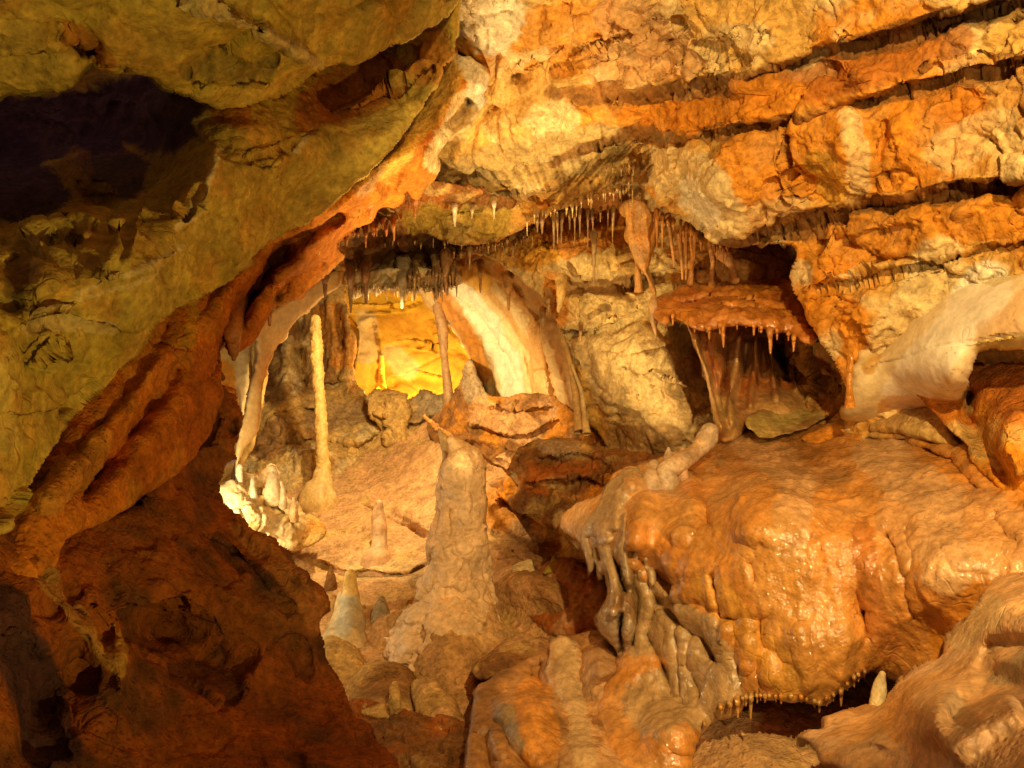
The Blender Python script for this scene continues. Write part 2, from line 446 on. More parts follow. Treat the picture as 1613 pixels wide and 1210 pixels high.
# ================================================================== THE CAVE
# ---- right-hand wall and ceiling: thick beds, each one jutting over the next
L1 = [(860,152),(925,160),(992,153),(1073,144),(1157,127),(1235,104),(1307,82),(1408,60),(1491,32),(1613,-5),(1750,-60)]
L2 = [(870,262),(930,232),(990,216),(1073,221),(1140,208),(1207,193),(1307,173),(1391,153),(1458,132),(1508,117),(1613,95),(1750,70)]
L3 = [(1130,392),(1200,378),(1257,361),(1341,334),(1441,314),(1530,298),(1613,284),(1750,270)]
L4 = [(1235,470),(1270,462),(1307,450),(1370,437),(1434,426),(1508,405),(1613,383),(1750,365)]
relief('cave_wall', [(640,-170),(1850,-170),(1850,860),(1400,800),(1330,700),(1338,640),(1322,590),(1292,540),(1262,480),(1242,440),(1250,402),(1236,385),
        (1180,388),(1135,388),(1105,370),(1078,348),(1035,322),(1000,288),(960,302),(905,320),(850,346),(800,372),(750,388),(700,378),(640,358),(560,370),(520,200)],
    [(750,20,3.3),(760,150,3.9),(900,50,3.3),(1200,50,2.85),(1600,20,2.2),(1600,300,2.3),(1600,560,2.6),(1450,560,2.85),(1350,620,3.0),(1600,430,2.45),(1260,420,3.25),
     (1130,380,3.35),(1100,250,3.3),(1400,250,2.65),(920,290,4.3),(1000,240,3.95),(750,380,4.8),(640,350,4.7),(690,290,4.3),(850,200,3.8),(1340,480,2.9),(1700,800,2.5)],
    h=2.6, rr=16, bulge=1.2, back=1.0, warp=6,
    feats=[('step',L1,22,.06),('lip',L1,40,.03),('step',L2,22,.06),('lip',L2,30,.03),('step',L3,24,.075),('lip',L3,36,.04),('step',L4,20,.04),
       ('groove',L3,8,.05),('groove',L2,6,.05),('groove',L1,8,.05),('vee',L4,5,.05),
       ('groove',[(1010,232),(970,262),(930,290),(880,312),(820,330)],14,.14),
       ('step',[(660,300),(740,288),(830,268),(900,250)],26,.10),('step',[(670,330),(760,322),(850,300),(930,276)],18,.08),
       ('step',[(800,130),(850,90),(900,75),(950,40)],22,.09),('step',[(860,120),(905,85),(960,60),(1010,42)],16,.07),
       ('step',[(770,130),(840,118),(920,100),(990,66),(1045,40)],18,.06),('vee',[(1010,130),(1060,95),(1080,60),(1060,30)],7,.05),
       ('step',[(940,20),(1000,45),(1070,35),(1110,60)],14,.05),('step',[(1150,70),(1160,95),(1190,90),(1215,40)],8,.05),
       ('step',[(1085,70),(1130,80),(1158,64),(1165,40)],9,.06),
       ('ridge',[(1310,30),(1325,70),(1310,110)],16,.04),('vee',[(1245,190),(1235,250),(1255,320)],8,.05),('vee',[(1395,190),(1388,240),(1400,300)],6,.04),
       ('groove',[(1240,330),(1225,300),(1255,270),(1275,300)],7,.04),
       ('vee!',[(1340,590),(1420,566),(1480,545),(1560,520)],3,.02),('vee!',[(1000,372),(1080,362),(1150,352)],3,.02),
       ('step',[(1255,355),(1300,380),(1370,372),(1440,345)],14,.05),
       
       ('step',[(1613,600),(1560,560),(1535,580),(1515,620),(1500,660)],26,-.0),],
    blobs=[(1130,300,90,60,10,.18),(1190,60,34,30,0,.06),(1140,60,22,26,0,.05),(1330,240,40,80,0,.05),(1450,230,40,70,0,.05),(990,262,30,26,0,-.22),
       (1300,110,40,16,-15,-.05),(1345,120,36,24,0,.09),(760,60,50,50,0,.12),(870,60,60,30,-30,.10),(1010,60,50,30,-20,.06),
       (1275,415,40,36,0,.12),(1330,230,20,60,0,.05),(700,345,60,20,0,.1)],
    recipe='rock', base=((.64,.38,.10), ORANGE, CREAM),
    paint=[([(1080,180),(1180,160),(1290,130),(1400,95),(1500,60)],34,RUST,.75),([(1000,190),(1100,185),(1250,150)],30,ORANGE,.8),
       ([(1200,260),(1260,250),(1340,240),(1430,230),(1480,180)],85,ORANGE,.8),([(1340,190),(1352,250),(1345,300)],20,CREAM,.7),
       ([(1290,260),(1310,310)],28,GOLD,.7),([(1490,150),(1560,140),(1613,160)],60,RUST,.35),([(1480,240),(1560,200),(1600,250)],40,CREAM,.55),
       ([(1050,262),(1100,290),(1130,340)],48,CREAM,.9),([(1090,300),(1110,340)],26,WHITE,.9),([(1200,345),(1250,330)],24,CREAM,.5),
       ([(1280,400),(1420,350),(1600,330)],48,ORANGE,.8),([(1340,500),(1350,560),(1345,600)],34,ORANGE,.9),([(1300,420),(1270,480)],30,ORANGE,.7),
       ([(1480,420),(1430,500),(1400,560),(1400,640)],44,CREAM,.75),([(1560,450),(1500,530),(1450,610)],44,WHITE,.95),([(1613,520),(1560,560)],40,CREAM,.8),  # white stroke paints the lit band of the pale right wall
       ([(1250,420),(1260,440)],12,CREAM,.8),([(760,170),(860,160),(900,190)],50,TAN,.7),([(850,45),(930,40),(900,80)],40,ORANGE,.6),
       ([(980,30),(1060,90),(960,110)],44,PINK,.7),([(900,175),(1020,170)],26,ORANGE,.8),([(720,30),(790,20),(770,60)],40,WHITE,.8),
       ([(700,300),(820,250),(950,240)],44,(.44,.31,.12),.75),([(850,190),(890,185)],24,CREAM,.8),  # cream dab is a grazing highlight painted on the ceiling
       ([(1140,55),(1195,60)],24,CREAM,.8),([(700,360),(780,350)],26,OLIVE,.6),
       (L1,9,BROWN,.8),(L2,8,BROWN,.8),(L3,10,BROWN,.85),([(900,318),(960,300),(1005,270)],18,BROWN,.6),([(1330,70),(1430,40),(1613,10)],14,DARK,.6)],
    mat=M_DRY, kind='structure')

# the pinkish rounded limestone boss at the right edge, over the dark niche
relief('rounded_rock_boss', [(1850,350),(1613,382),(1540,398),(1470,420),(1410,450),(1378,500),(1356,550),(1340,590),(1334,630),(1334,662),(1390,682),(1440,680),(1500,640),(1530,600),(1535,565),(1560,552),(1613,548),(1850,560)],
    [(1613,385,2.6),(1540,398,2.72),(1480,420,2.84),(1410,450,2.92),(1365,530,2.97),(1350,600,2.9),(1345,640,2.96),(1340,672,3.12),(1440,672,3.08),(1500,655,2.9),(1480,500,2.64),(1400,625,2.9),(1530,560,2.42),(1613,480,2.28),(1613,545,2.24),(1500,620,2.55),(1850,450,2.1)],
    h=2.5, rr=30, bulge=1.1, jag=7, back=.7, feats=[('vee!',[(1340,590),(1420,566),(1480,545),(1620,525)],2.5,.015),('groove',[(1560,405),(1500,430),(1440,480),(1400,540),(1370,580)],16,.07),('ridge',[(1450,430),(1400,490),(1375,550)],14,.04),('ridge',[(1640,420),(1560,470),(1490,530),(1430,620)],60,.05)],
    recipe='smooth', amp=.7, base=((.78,.62,.36), CREAM), paint=[([(1520,418),(1450,465),(1400,530),(1370,580)],11,(.5,.26,.04),.8),([(1440,440),(1390,500),(1360,560)],16,(.72,.5,.2),.6),([(1560,450),(1500,520),(1430,620)],34,WHITE,.9),([(1560,450),(1500,520),(1430,620)],40,(.88,.78,.6),.9),([(1640,450),(1600,500),(1560,530)],30,PINK,.6),([(1400,640),(1500,645)],18,ORANGE,.6),([(1613,410),(1560,430)],20,OLIVE,.5),([(1613,540),(1550,550)],16,OLIVE,.6)],  # white strokes paint the lit band across the boss
    mat=M_SMOOTH, label='smooth pale rounded limestone boss arching over the dark niche at right', cat='rock')
relief('cave_wall', [(1400,520),(1850,470),(1850,1000),(1560,760),(1520,700),(1480,660)],
    [(1540,580,2.75),(1613,560,2.65),(1613,680,2.2),(1540,680,2.5),(1700,800,2.1),(1400,560,2.9)], h=3, rr=10, back=.4,
    feats=[('groove',[(1530,600),(1530,660),(1560,720),(1600,760)],14,.12),('ridge',[(1613,640),(1580,690),(1600,760)],20,.1)],
    recipe='mud', base=(ORANGE,RUST,TAN), paint=[([(1560,590),(1613,640)],40,RUST,.8)], mat=M_DULL, kind='structure')

# ---- middle wall behind the flowstone shelf
relief('cave_wall', [(690,330),(800,290),(1420,290),(1440,740),(1000,760),(958,705),(925,655),(908,600),(888,540),(866,494),(838,458),(792,422),(742,398),(700,388)],
    [(740,390,5.2),(850,400,4.85),(1000,350,4.5),(1000,420,4.3),(900,520,4.75),(925,650,4.8),(1000,600,4.15),(1100,690,4.05),(1200,600,4.3),(1250,450,4.2),(950,690,4.6),(1400,400,4.1),(1040,460,4.2),(840,330,5.0)],
    h=2.2, rr=6, back=.8, warp=5,
    feats=[('step',[(780,400),(838,418),(850,395),(900,440),(960,450),(1010,440),(1060,428),(1140,415)],20,.12),('groove',[(850,455),(960,448),(1060,430)],9,.08),
       ('step',[(872,520),(930,522),(985,500),(1030,480)],14,.10),('vee',[(870,528),(940,520),(1000,500)],6,.06),
       ('step',[(895,470),(940,515)],9,.07),('step',[(920,460),(970,490)],7,.06),('step',[(880,480),(925,520)],7,.07),('step',[(950,440),(1000,470)],7,.05),
       ('ridge',[(860,480),(895,540),(912,600),(920,680)],14,.12),('groove',[(884,540),(900,600),(905,660)],8,.12),
       ('step',[(955,600),(1000,620),(990,625)],8,.05),('vee',[(930,545),(990,560),(1060,548),(1120,560)],5,.04),('step',[(985,570),(1040,600),(1090,610)],10,.05),('vee',[(900,640),(970,655),(1050,650)],5,.04),('step',[(940,620),(1000,650),(1040,690)],12,.06)],
    blobs=[(940,405,60,26,10,.10),(1010,600,130,80,15,.03),(870,395,30,20,0,.08),(900,330,60,25,0,-.25),(1010,340,60,40,0,-.15),(1110,560,40,60,0,-.2),(1200,420,60,50,0,.1)],
    recipe='slab', base=((.68,.5,.22), TAN), amp=1.0,
    paint=[([(830,390),(900,370),(1000,350)],34,ORANGE,.8),([(850,330),(960,330),(1040,340)],26,RUST,.85),([(790,400),(860,400)],24,GOLD,.7),
       ([(1040,340),(1060,380)],30,CREAM,.6),([(1110,400),(1200,420),(1230,440)],60,(.62,.31,.09),.95),([(1100,620),(1200,560),(1250,640)],60,RUST,.7),([(870,450),(960,455),(1040,440)],8,BROWN,.8),
       ([(930,560),(1000,600),(1080,640)],60,CREAM,.7),([(960,690),(1060,690)],22,BROWN,.6),([(900,600),(930,680)],24,GOLD,.7),([(868,440),(880,500)],16,ORANGE,.7)],
    mat=M_DRY, kind='structure')
relief('cave_floor', [(980,1020),(1750,1000),(1750,1400),(980,1400)], [(1000,1050,3.1),(1700,1050,2.9),(1000,1350,2.9),(1700,1350,2.7),(1300,1100,3.1)], h=5, rr=0, back=.1, recipe='mud', base=(BROWN,DARK), mat=M_DULL, kind='structure')

relief('cave_wall', [(1215,480),(1260,490),(1300,540),(1335,590),(1350,690),(1290,700),(1200,690),(1215,640),(1240,600),(1235,550)],
    [(1230,500,3.85),(1300,560,3.5),(1345,680,3.25),(1220,680,3.6),(1260,600,3.75)], h=2.0, rr=12, back=.4, recipe='rock', base=(BROWN,(.45,.2,.04),TAN), mat=M_DULL, kind='structure',
    feats=[('step',[(1230,560),(1280,590),(1330,620)],12,.06)])
# ---- smooth arched wall lit from within
relief('arched_rock_wall', [(640,420),(705,395),(760,385),(840,440),(900,520),(950,620),(975,730),(860,730),(780,700),(760,655),(765,625),(752,590),(738,555),(712,520),(688,500),(664,470)],
    [(665,450,6.2),(705,420,6.1),(712,510,6.3),(745,570,6.3),(770,640,6.1),(780,470,5.85),(830,450,5.5),(870,550,5.3),(830,560,5.65),(820,640,5.65),(920,650,5.2),(870,690,5.35),(950,700,5.1)],
    h=2.2, rr=10, back=1.0, warp=2,
    feats=[('vee!',[(700,450),(760,500),(800,560),(830,640)],4,.03),('vee!',[(712,455),(790,520),(815,570)],3,.02),('ridge!',[(690,455),(740,500),(780,560),(790,640)],9,.06),
       ('ridge!',[(740,410),(800,470),(850,540),(870,640)],6,.07),('groove',[(790,425),(850,500),(872,650)],5,.06),('groove',[(760,430),(815,490),(848,640)],4,.04),('groove!',[(720,430),(790,490),(830,560),(850,640)],7,.04),
       ('ridge!',[(770,420),(830,480),(870,560),(900,660)],8,.05),('step',[(740,420),(800,450),(850,500)],8,.05)],
    recipe=[('fbm',.6,.05),('ridge',.14,.02,(1.4,1,.35)),('chip',.35,.035),('crack',.5,.03),('fine',.05,.005)], base=(CREAM, TAN), amp=1.0,
    paint=[([(715,450),(765,500),(800,570),(812,640)],20,WHITE,.95),([(690,460),(735,520),(765,590)],15,ORANGE,.75),([(850,520),(880,600),(890,680)],22,ORANGE,.55),  # white stroke puts the lamp's bright band into the wall colour
       ([(790,430),(850,490)],14,ORANGE,.7),([(800,425),(858,510),(884,640)],7,CREAM,.85),([(772,425),(836,500),(858,640)],6,(.7,.42,.14),.8),([(745,435),(800,490),(836,560),(842,640)],5,(.6,.34,.1),.8),([(830,450),(890,560),(912,660)],7,(.7,.5,.24),.8),([(730,430),(760,440)],18,GOLD,.8),([(780,660),(900,690)],26,PINK,.8)],
    mat=M_SMOOTH, label='smooth cream and orange arched wall glowing behind the middle chamber', cat='rock wall')

# ---- far chamber: golden back wall, dripstone wall, brown lumpy rock
relief('cave_wall', [(380,300),(900,300),(900,760),(380,760)],
    [(540,450,8.6),(780,450,8.6),(540,640,8.4),(780,640,8.2),(900,700,8),(380,500,8.6)], h=3, rr=0, back=.3, warp=2,
    feats=[('vee!',[(530,483),(600,487),(640,482),(672,470)],3,.06),('vee!',[(600,548),(640,540),(690,548),(700,560)],2.5,.05),('step',[(585,500),(600,560),(592,620)],9,.18),('vee!',[(672,500),(690,530),(684,560)],2,.05),
      ('step',[(540,500),(560,520),(556,600)],14,.2),('step',[(610,600),(660,590),(700,600)],10,.15)],
    recipe=[('fbm',.6,.05),('chip',.6,.05),('facet',.5,.02),('chip',.2,.015),('crack',.7,.03)], base=((.78,.44,.05), (.66,.32,.03)), amp=1.0, paint=[([(575,490),(580,560)],18,CREAM,.8),([(620,560),(640,580)],20,CREAM,.7),([(560,470),(620,480),(660,470)],16,YEL,.8)],
    mat=M_SMOOTH, kind='structure')
relief('dripstone_wall', [(330,380),(470,400),(520,420),(542,450),(548,500),(562,540),(556,590),(575,620),(600,640),(620,660),(640,720),(560,760),(330,800),(300,600)],
    [(420,480,7.4),(520,450,7.1),(540,560,6.9),(430,600,6.9),(560,640,6.7),(480,680,6.3),(400,700,6.2),(600,700,6.3),(340,600,6.9),(380,760,5.9)],
    h=2.0, rr=12, back=1.2, warp=4,
    feats=[('ridge',[(520,440),(525,520),(515,620)],9,.12),('ridge',[(548,480),(552,560),(545,630)],8,.12),('ridge',[(455,500),(452,560),(445,640)],10,.12),('groove',[(535,470),(538,560)],6,.14),
       ('step',[(470,600),(520,605),(560,600),(575,630)],10,.12),('step',[(420,655),(470,640),(520,650)],16,.16),('groove',[(470,540),(480,620)],9,.14),('step',[(430,700),(500,690),(560,700),(600,680)],16,.15)],
    blobs=[(440,660,40,22,0,.2),(580,690,26,22,0,.2),(500,720,40,20,0,.2)],
    recipe='drip', base=(TAN, BROWN, CREAM), paint=[([(520,500),(540,560)],26,ORANGE,.7),([(440,690),(420,700)],30,BROWN,.8),([(500,660),(560,650)],20,(.4,.26,.12),.7)],
    mat=M_DULL, label='brown dripstone wall with knobbly hanging ridges behind the tall yellow column', cat='rock wall')
relief('broken_boulder', [(574,628),(590,614),(604,620),(622,612),(640,622),(648,650),(640,672),(648,692),(620,704),(604,700),(596,672),(582,656)],
    [(600,620,6.25),(640,650,6.2),(610,690,6.15)], h=1.8, rr=14, back=.4, jag=5, recipe='rough', base=(TAN,GREY), amp=1.2,
    feats=[('step',[(604,616),(612,650),(606,700)],8,.08)], mat=M_DULL, label='grey angular boulder below the golden back wall, left of two', cat='boulder')
relief('broken_boulder', [(625,640),(648,628),(668,615),(690,622),(708,618),(722,650),(715,690),(680,700),(650,690),(628,694),(622,670)],
    [(640,650,6.3),(670,620,6.3),(700,690,6.0)], h=1.8, rr=14, back=.4, recipe='rough', base=(GREY,TAN,BROWN), amp=.6, mat=M_DULL,
    feats=[('step',[(630,665),(660,668),(690,655)],8,.1)], label='darker grey boulder in the gap below the golden back wall, right of two', cat='boulder')
relief('rock_mound', [(700,640),(725,600),(740,568),(752,590),(766,618),(790,625),(830,618),(870,622),(905,650),(960,700),(1010,720),(1010,800),(820,800),(740,740),(700,720),(672,670)],
    [(700,650,5.9),(740,575,5.7),(760,620,5.6),(850,660,5.3),(800,720,5.1),(940,720,4.7),(720,720,5.4),(900,760,4.6)],
    h=2.0, rr=14, back=.8, feats=[('step',[(760,640),(820,650),(870,640)],12,.1),('ridge',[(780,645),(782,625)],5,.05),('groove',[(720,700),(800,720),(900,700)],14,.12),('step',[(740,670),(830,690),(880,660)],12,.14)],
    recipe='rough', base=(BROWN, PINK, ORANGE), amp=.8, paint=[([(740,580),(750,620)],20,GREY,.8),([(760,650),(830,680)],24,PINK,.8),([(870,690),(890,660)],16,ORANGE,.8)],
    mat=M_DULL, label='low reddish rubble mound at the foot of the arched wall', cat='mound')

# ---- floor of the chamber
relief('cave_floor', [(260,690),(420,760),(520,735),(600,700),(660,670),(700,655),(760,640),(900,700),(1100,800),(1300,1000),(1500,1400),(300,1400),(300,1000)],
    [(380,800,5.6),(450,780,5.7),(520,760,5.8),(600,720,6.1),(700,680,5.9),(560,860,4.75),(560,950,4.1),(620,900,4.4),(700,900,4.3),(850,800,4.7),(800,700,5.4),(900,900,4.0),(820,980,3.8),(650,1100,3.3),(700,1200,2.85),(780,1060,3.4),
     (900,1000,3.5),(900,1200,2.75),(1100,900,3.9),(400,900,4.6),(1200,1150,2.5),(1250,1400,1.9),(400,1300,2.2)],
    h=2.3, rr=8, back=.3, warp=6,
    feats=[('ridge',[(700,690),(690,760),(640,830)],50,.16),('step',[(480,880),(540,900),(640,905),(680,890)],16,.10),('step',[(520,935),(560,955),(620,975)],8,.05),
       ('step',[(560,790),(620,820),(680,840)],18,.06),('groove',[(770,830),(860,860),(900,880)],20,.08),('step',[(800,860),(850,900),(880,870)],18,.12),('step',[(780,780),(840,820),(900,850)],22,.15)],
    blobs=[(600,830,40,18,0,.08),(830,915,46,36,0,.28),(470,840,40,16,0,.1),(885,860,30,20,0,-.1),(880,940,60,40,0,.2),(740,780,60,40,0,.1)],
    recipe=[('fbm', .5, .05), ('facet', .18, .010), ('chip', .2, .016), ('fine', .025, .003)], base=((.64,.37,.16), PINK, TAN),
    paint=[([(820,850),(880,900),(900,960)],46,BROWN,.6),([(780,800),(840,780),(900,860)],34,ORANGE,.7),([(700,700),(620,800)],36,PINK,.7),([(560,900),(680,900)],20,CREAM,.4)],
    mat=M_DULL, kind='structure')

# ---- jagged brown ledge left of the flowstone mound
relief('jagged_rock_ledge', [(798,735),(815,705),(850,690),(900,692),(960,705),(1040,715),(1100,730),(1120,800),(1060,880),(990,900),(930,880),(895,850),(870,832),(845,818),(812,805),(802,790),(815,768),(803,750)],
    [(800,740,4.3),(860,700,4.3),(950,710,4.1),(1040,730,3.7),(810,790,4.1),(880,830,3.7),(940,860,3.4),(1000,800,3.3),(1060,850,3.0)],
    h=2.0, rr=18, back=.9, warp=5, jag=4,
    feats=[('step',[(820,765),(870,760),(920,755),(960,765)],14,.12),('groove',[(830,735),(900,730),(960,740)],10,.10),('step',[(840,720),(900,715),(950,725)],10,.08),('groove',[(850,800),(870,770)],8,.08)],
    recipe='rough', base=(BROWN, RUST, TAN), amp=.7, paint=[([(860,700),(900,705)],16,(.4,.28,.16),.8),([(960,770),(920,800)],26,ORANGE,.6),([(830,790),(870,800)],22,DARK,.5),([(890,820),(920,850)],20,CREAM,.6),([(803,750),(810,770)],8,CREAM,.7)],
    mat=M_DULL, label='jagged dark brown rock ledge jutting left from the wet flowstone mound', cat='rock ledge')

# ---- the big wet orange flowstone mound
relief('flowstone_mound', [(985,738),(1040,722),(1095,706),(1130,690),(1180,672),(1260,668),(1380,660),(1500,650),(1620,640),(1850,640),(1850,1300),(1520,1300),(1440,1100),(1395,1066),(1360,1058),(1325,1086),(1290,1106),(1262,1100),(1225,1096),(1180,1095),(1165,1112),(1130,1128),(1095,1165),(1085,1200),(1075,1300),(985,1300),(960,1200),(945,1150),(935,1100),(955,1060),(985,1020),(1000,1010),(990,930),(965,880),(935,870),(905,850),(885,830),(905,795),(950,775),(965,750)],
    [(985,740,3.3),(1100,710,3.5),(1260,670,3.5),(1500,660,2.9),(1613,650,2.6),(900,830,3.35),(960,850,2.95),(1050,800,2.9),(1200,780,2.75),(1400,780,2.5),(1600,800,2.15),
     (1000,930,2.85),(1100,930,2.55),(1250,950,2.35),(1450,950,2.2),(1600,900,2.0),(1000,1040,2.75),(1060,1100,2.6),(1150,1060,2.45),(1300,1080,2.3),(1400,1060,2.3),(960,1180,2.45),(1060,1180,2.4),(1700,1200,1.9)],
    h=2.2, rr=30, bulge=1.3, back=.55, warp=6, jag=3,
    feats=[('groove',[(1010,900),(1050,960),(1100,1000),(1140,1060)],9,.07),('groove',[(1040,940),(1020,1000),(1045,1060),(1060,1110)],7,.06),('groove',[(1090,980),(1085,1050),(1110,1110)],6,.05),
       ('groove',[(985,860),(1030,900),(1070,930)],12,.12),('ridge',[(1100,740),(1090,800),(1060,860)],20,.05),('groove',[(1105,745),(1110,800),(1120,840)],10,.06),
       ('groove',[(1200,960),(1210,1010),(1240,1050)],12,.06),('ridge',[(1265,980),(1270,1040),(1280,1080)],9,.02),('groove',[(1165,990),(1160,1040),(1170,1085)],4,.05),('groove',[(1200,1010),(1198,1050),(1202,1085)],4,.05),('groove',[(1232,1020),(1235,1060)],4,.04),('groove',[(1120,900),(1135,950),(1130,1000)],5,.05),('groove',[(1180,880),(1190,930)],5,.03),('groove',[(1070,980),(1065,1060),(1080,1120)],5,.035),('vee',[(1385,830),(1410,860),(1430,920),(1440,980)],6,.05),('vee',[(1425,825),(1440,880),(1430,940)],5,.03),
       ('vee',[(1292,862),(1300,888)],5,.05),('ridge',[(1150,980),(1130,1030)],7,.02),('ridge',[(1185,1000),(1175,1060)],6,.025),('ridge',[(1220,1000),(1215,1070)],6,.02),('groove',[(1360,950),(1365,1010)],10,.06),
       ('step',[(1570,810),(1590,850),(1613,860)],9,.06),('vee',[(1480,860),(1500,900),(1560,905)],4,.02),('ridge',[(1020,760),(1000,830),(985,900)],22,.08),
       ('ridge',[(1130,700),(1200,760),(1180,860)],30,.05),('step',[(1340,680),(1420,690),(1500,720),(1560,780)],30,.08),('chip' if False else 'groove',[(1180,985),(1100,950),(1020,940)],9,.05)],
    blobs=[(1230,800,90,70,0,.12),(1110,960,90,40,20,.0),(1060,1150,40,40,0,.08),(1490,900,70,60,0,.08),(1350,960,20,40,0,-.05),(1300,1010,60,50,0,.05)],
    recipe='flow', base=((.64,.26,.045), (.64,.35,.13), (.54,.24,.05)),
    paint=[([(1160,710),(1300,690),(1420,720)],40,(.42,.18,.04),.8),([(1020,780),(1060,820)],40,(.62,.32,.09),.6),([(1000,960),(1090,1010),(1120,1080),(1040,1110)],60,(.44,.29,.13),.85),([(1180,700),(1260,760),(1240,860)],30,(.68,.42,.2),.6),([(1380,720),(1480,800),(1500,900)],40,(.62,.40,.2),.6),([(1440,830),(1560,830),(1600,880)],60,PINK,.6),
       ([(1220,880),(1260,950),(1300,1050)],60,(.60,.30,.07),.6),([(1120,930),(1240,1060)],30,GOLD,.4),([(1360,850),(1380,960),(1400,1020)],22,RUST,.6),([(910,820),(960,850)],30,PINK,.7),([(1250,720),(1320,760)],26,BROWN,.4),([(1500,1000),(1540,950)],40,ORANGE,.8)],
    mat=M_WET, label='huge wet glistening orange flowstone mound filling the lower right', cat='flowstone')
# muddy bench behind the mound, below the pale wall
relief('muddy_bench', [(1280,690),(1340,650),(1420,645),(1500,640),(1560,640),(1850,640),(1850,960),(1613,800),(1560,740),(1480,700),(1380,690),(1320,700)],
    [(1300,690,3.25),(1400,650,3.05),(1500,645,2.75),(1613,680,2.3),(1560,720,2.5),(1400,690,2.9),(1613,790,2.1),(1850,700,2.0)],
    h=2.3, rr=22, back=.5, feats=[('groove',[(1500,655),(1540,700),(1580,760),(1613,800)],18,.10),('step',[(1340,675),(1420,680),(1500,720)],10,.05),('ridge',[(1540,700),(1600,690)],20,.06)],
    recipe='mud', base=(TAN, ORANGE, BROWN), paint=[([(1350,660),(1480,660)],16,(.5,.3,.1),.7),([(1540,750),(1600,790)],20,RUST,.5)], mat=M_DAMP,
    label='muddy ochre bench along the foot of the pale wall on the right', cat='rock ledge')
relief('flat_stone_slab', [(1176,660),(1190,648),(1230,641),(1280,645),(1310,652),(1285,668),(1250,682),(1215,688),(1185,682)],
    [(1176,665,3.38),(1230,641,3.6),(1310,652,3.45),(1220,688,3.3)], h=1.6, rr=9, back=.25, recipe='smooth', base=((.44,.32,.09),TAN,BROWN), mat=M_DAMP, jag=5,
    label='flat greenish stone slab lying on top of the flowstone mound', cat='stone')
relief('rock_lump', [(1262,690),(1300,672),(1340,665),(1362,680),(1350,700),(1325,704),(1290,700)],
    [(1262,690,3.22),(1340,668,3.18),(1330,700,3.08)], h=1.6, rr=8, back=.25, recipe='mud', base=(ORANGE,BROWN), mat=M_DAMP,
    label='small brown muddy rock lump right of the flat stone slab', cat='stone')

# underside and black hollow below the mound
relief('olive_rock_underside', [(1060,1180),(1100,1150),(1160,1100),(1240,1090),(1280,1120),(1230,1140),(1180,1150),(1140,1180),(1110,1215),(1080,1300),(1040,1300)],
    [(1080,1200,2.55),(1160,1120,2.75),(1270,1110,2.8),(1120,1215,2.6)], h=2.5, rr=16, back=.3, recipe='smooth', base=(OLIVE,TAN), mat=M_DAMP,
    label='olive underside of rock beneath the dripping edge of the mound', cat='rock')
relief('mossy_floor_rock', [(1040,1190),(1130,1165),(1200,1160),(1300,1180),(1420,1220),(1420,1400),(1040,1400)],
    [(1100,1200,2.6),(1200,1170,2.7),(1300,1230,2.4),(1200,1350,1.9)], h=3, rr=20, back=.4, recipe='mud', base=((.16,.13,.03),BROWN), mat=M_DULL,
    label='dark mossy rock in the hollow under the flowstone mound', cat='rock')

# ---- near right rock, out of focus and close
relief('foreground_flowstone', [(1850,880),(1680,895),(1613,905),(1580,908),(1555,925),(1540,955),(1515,985),(1490,1010),(1482,1035),(1455,1045),(1425,1068),(1400,1090),(1385,1112),(1350,1125),(1340,1118),(1318,1122),(1300,1130),(1296,1145),(1272,1152),(1260,1162),(1275,1172),(1290,1190),(1300,1205),(1330,1225),(1400,1400),(1850,1400)],
    [(1613,905,1.75),(1550,950,1.75),(1480,1040,1.75),(1390,1110,1.75),(1270,1160,1.7),(1350,1180,1.5),(1450,1100,1.45),(1613,950,1.45),(1613,1100,1.2),(1500,1180,1.2),(1613,1210,1.0),(1850,1200,.8),(1400,1250,1.35)],
    h=2.8, rr=46, bulge=1.1, back=.35, warp=6, jag=2,
    feats=[('ridge',[(1600,930),(1540,1010),(1490,1080),(1450,1180)],30,.07),('groove',[(1640,1085),(1570,1070),(1520,1100),(1500,1150)],18,.04),('groove',[(1640,1015),(1570,1015),(1530,1060)],14,.035),('ridge',[(1613,1110),(1550,1140),(1480,1190)],26,.06),('ridge',[(1400,1100),(1380,1180)],16,.03)],
    blobs=[(1580,1040,22,16,0,.02),(1475,1130,50,40,0,.03)],
    recipe=[('fbm',.3,.014),('fbm',.1,.004),('fine',.04,.001)], base=((.64,.36,.15), (.60,.27,.06), (.62,.40,.22)),
    paint=[([(1510,1000),(1560,960)],26,CREAM,.6),([(1570,1040),(1613,1050)],34,GREY,.85),([(1420,1130),(1460,1180)],34,ORANGE,.6),([(1500,1100),(1520,1140)],18,GREY,.5),([(1600,1000),(1540,1050)],20,PINK,.8)],
    mat=M_DAMP, label='smooth peach-coloured flowstone spur in the bottom right corner', cat='flowstone')

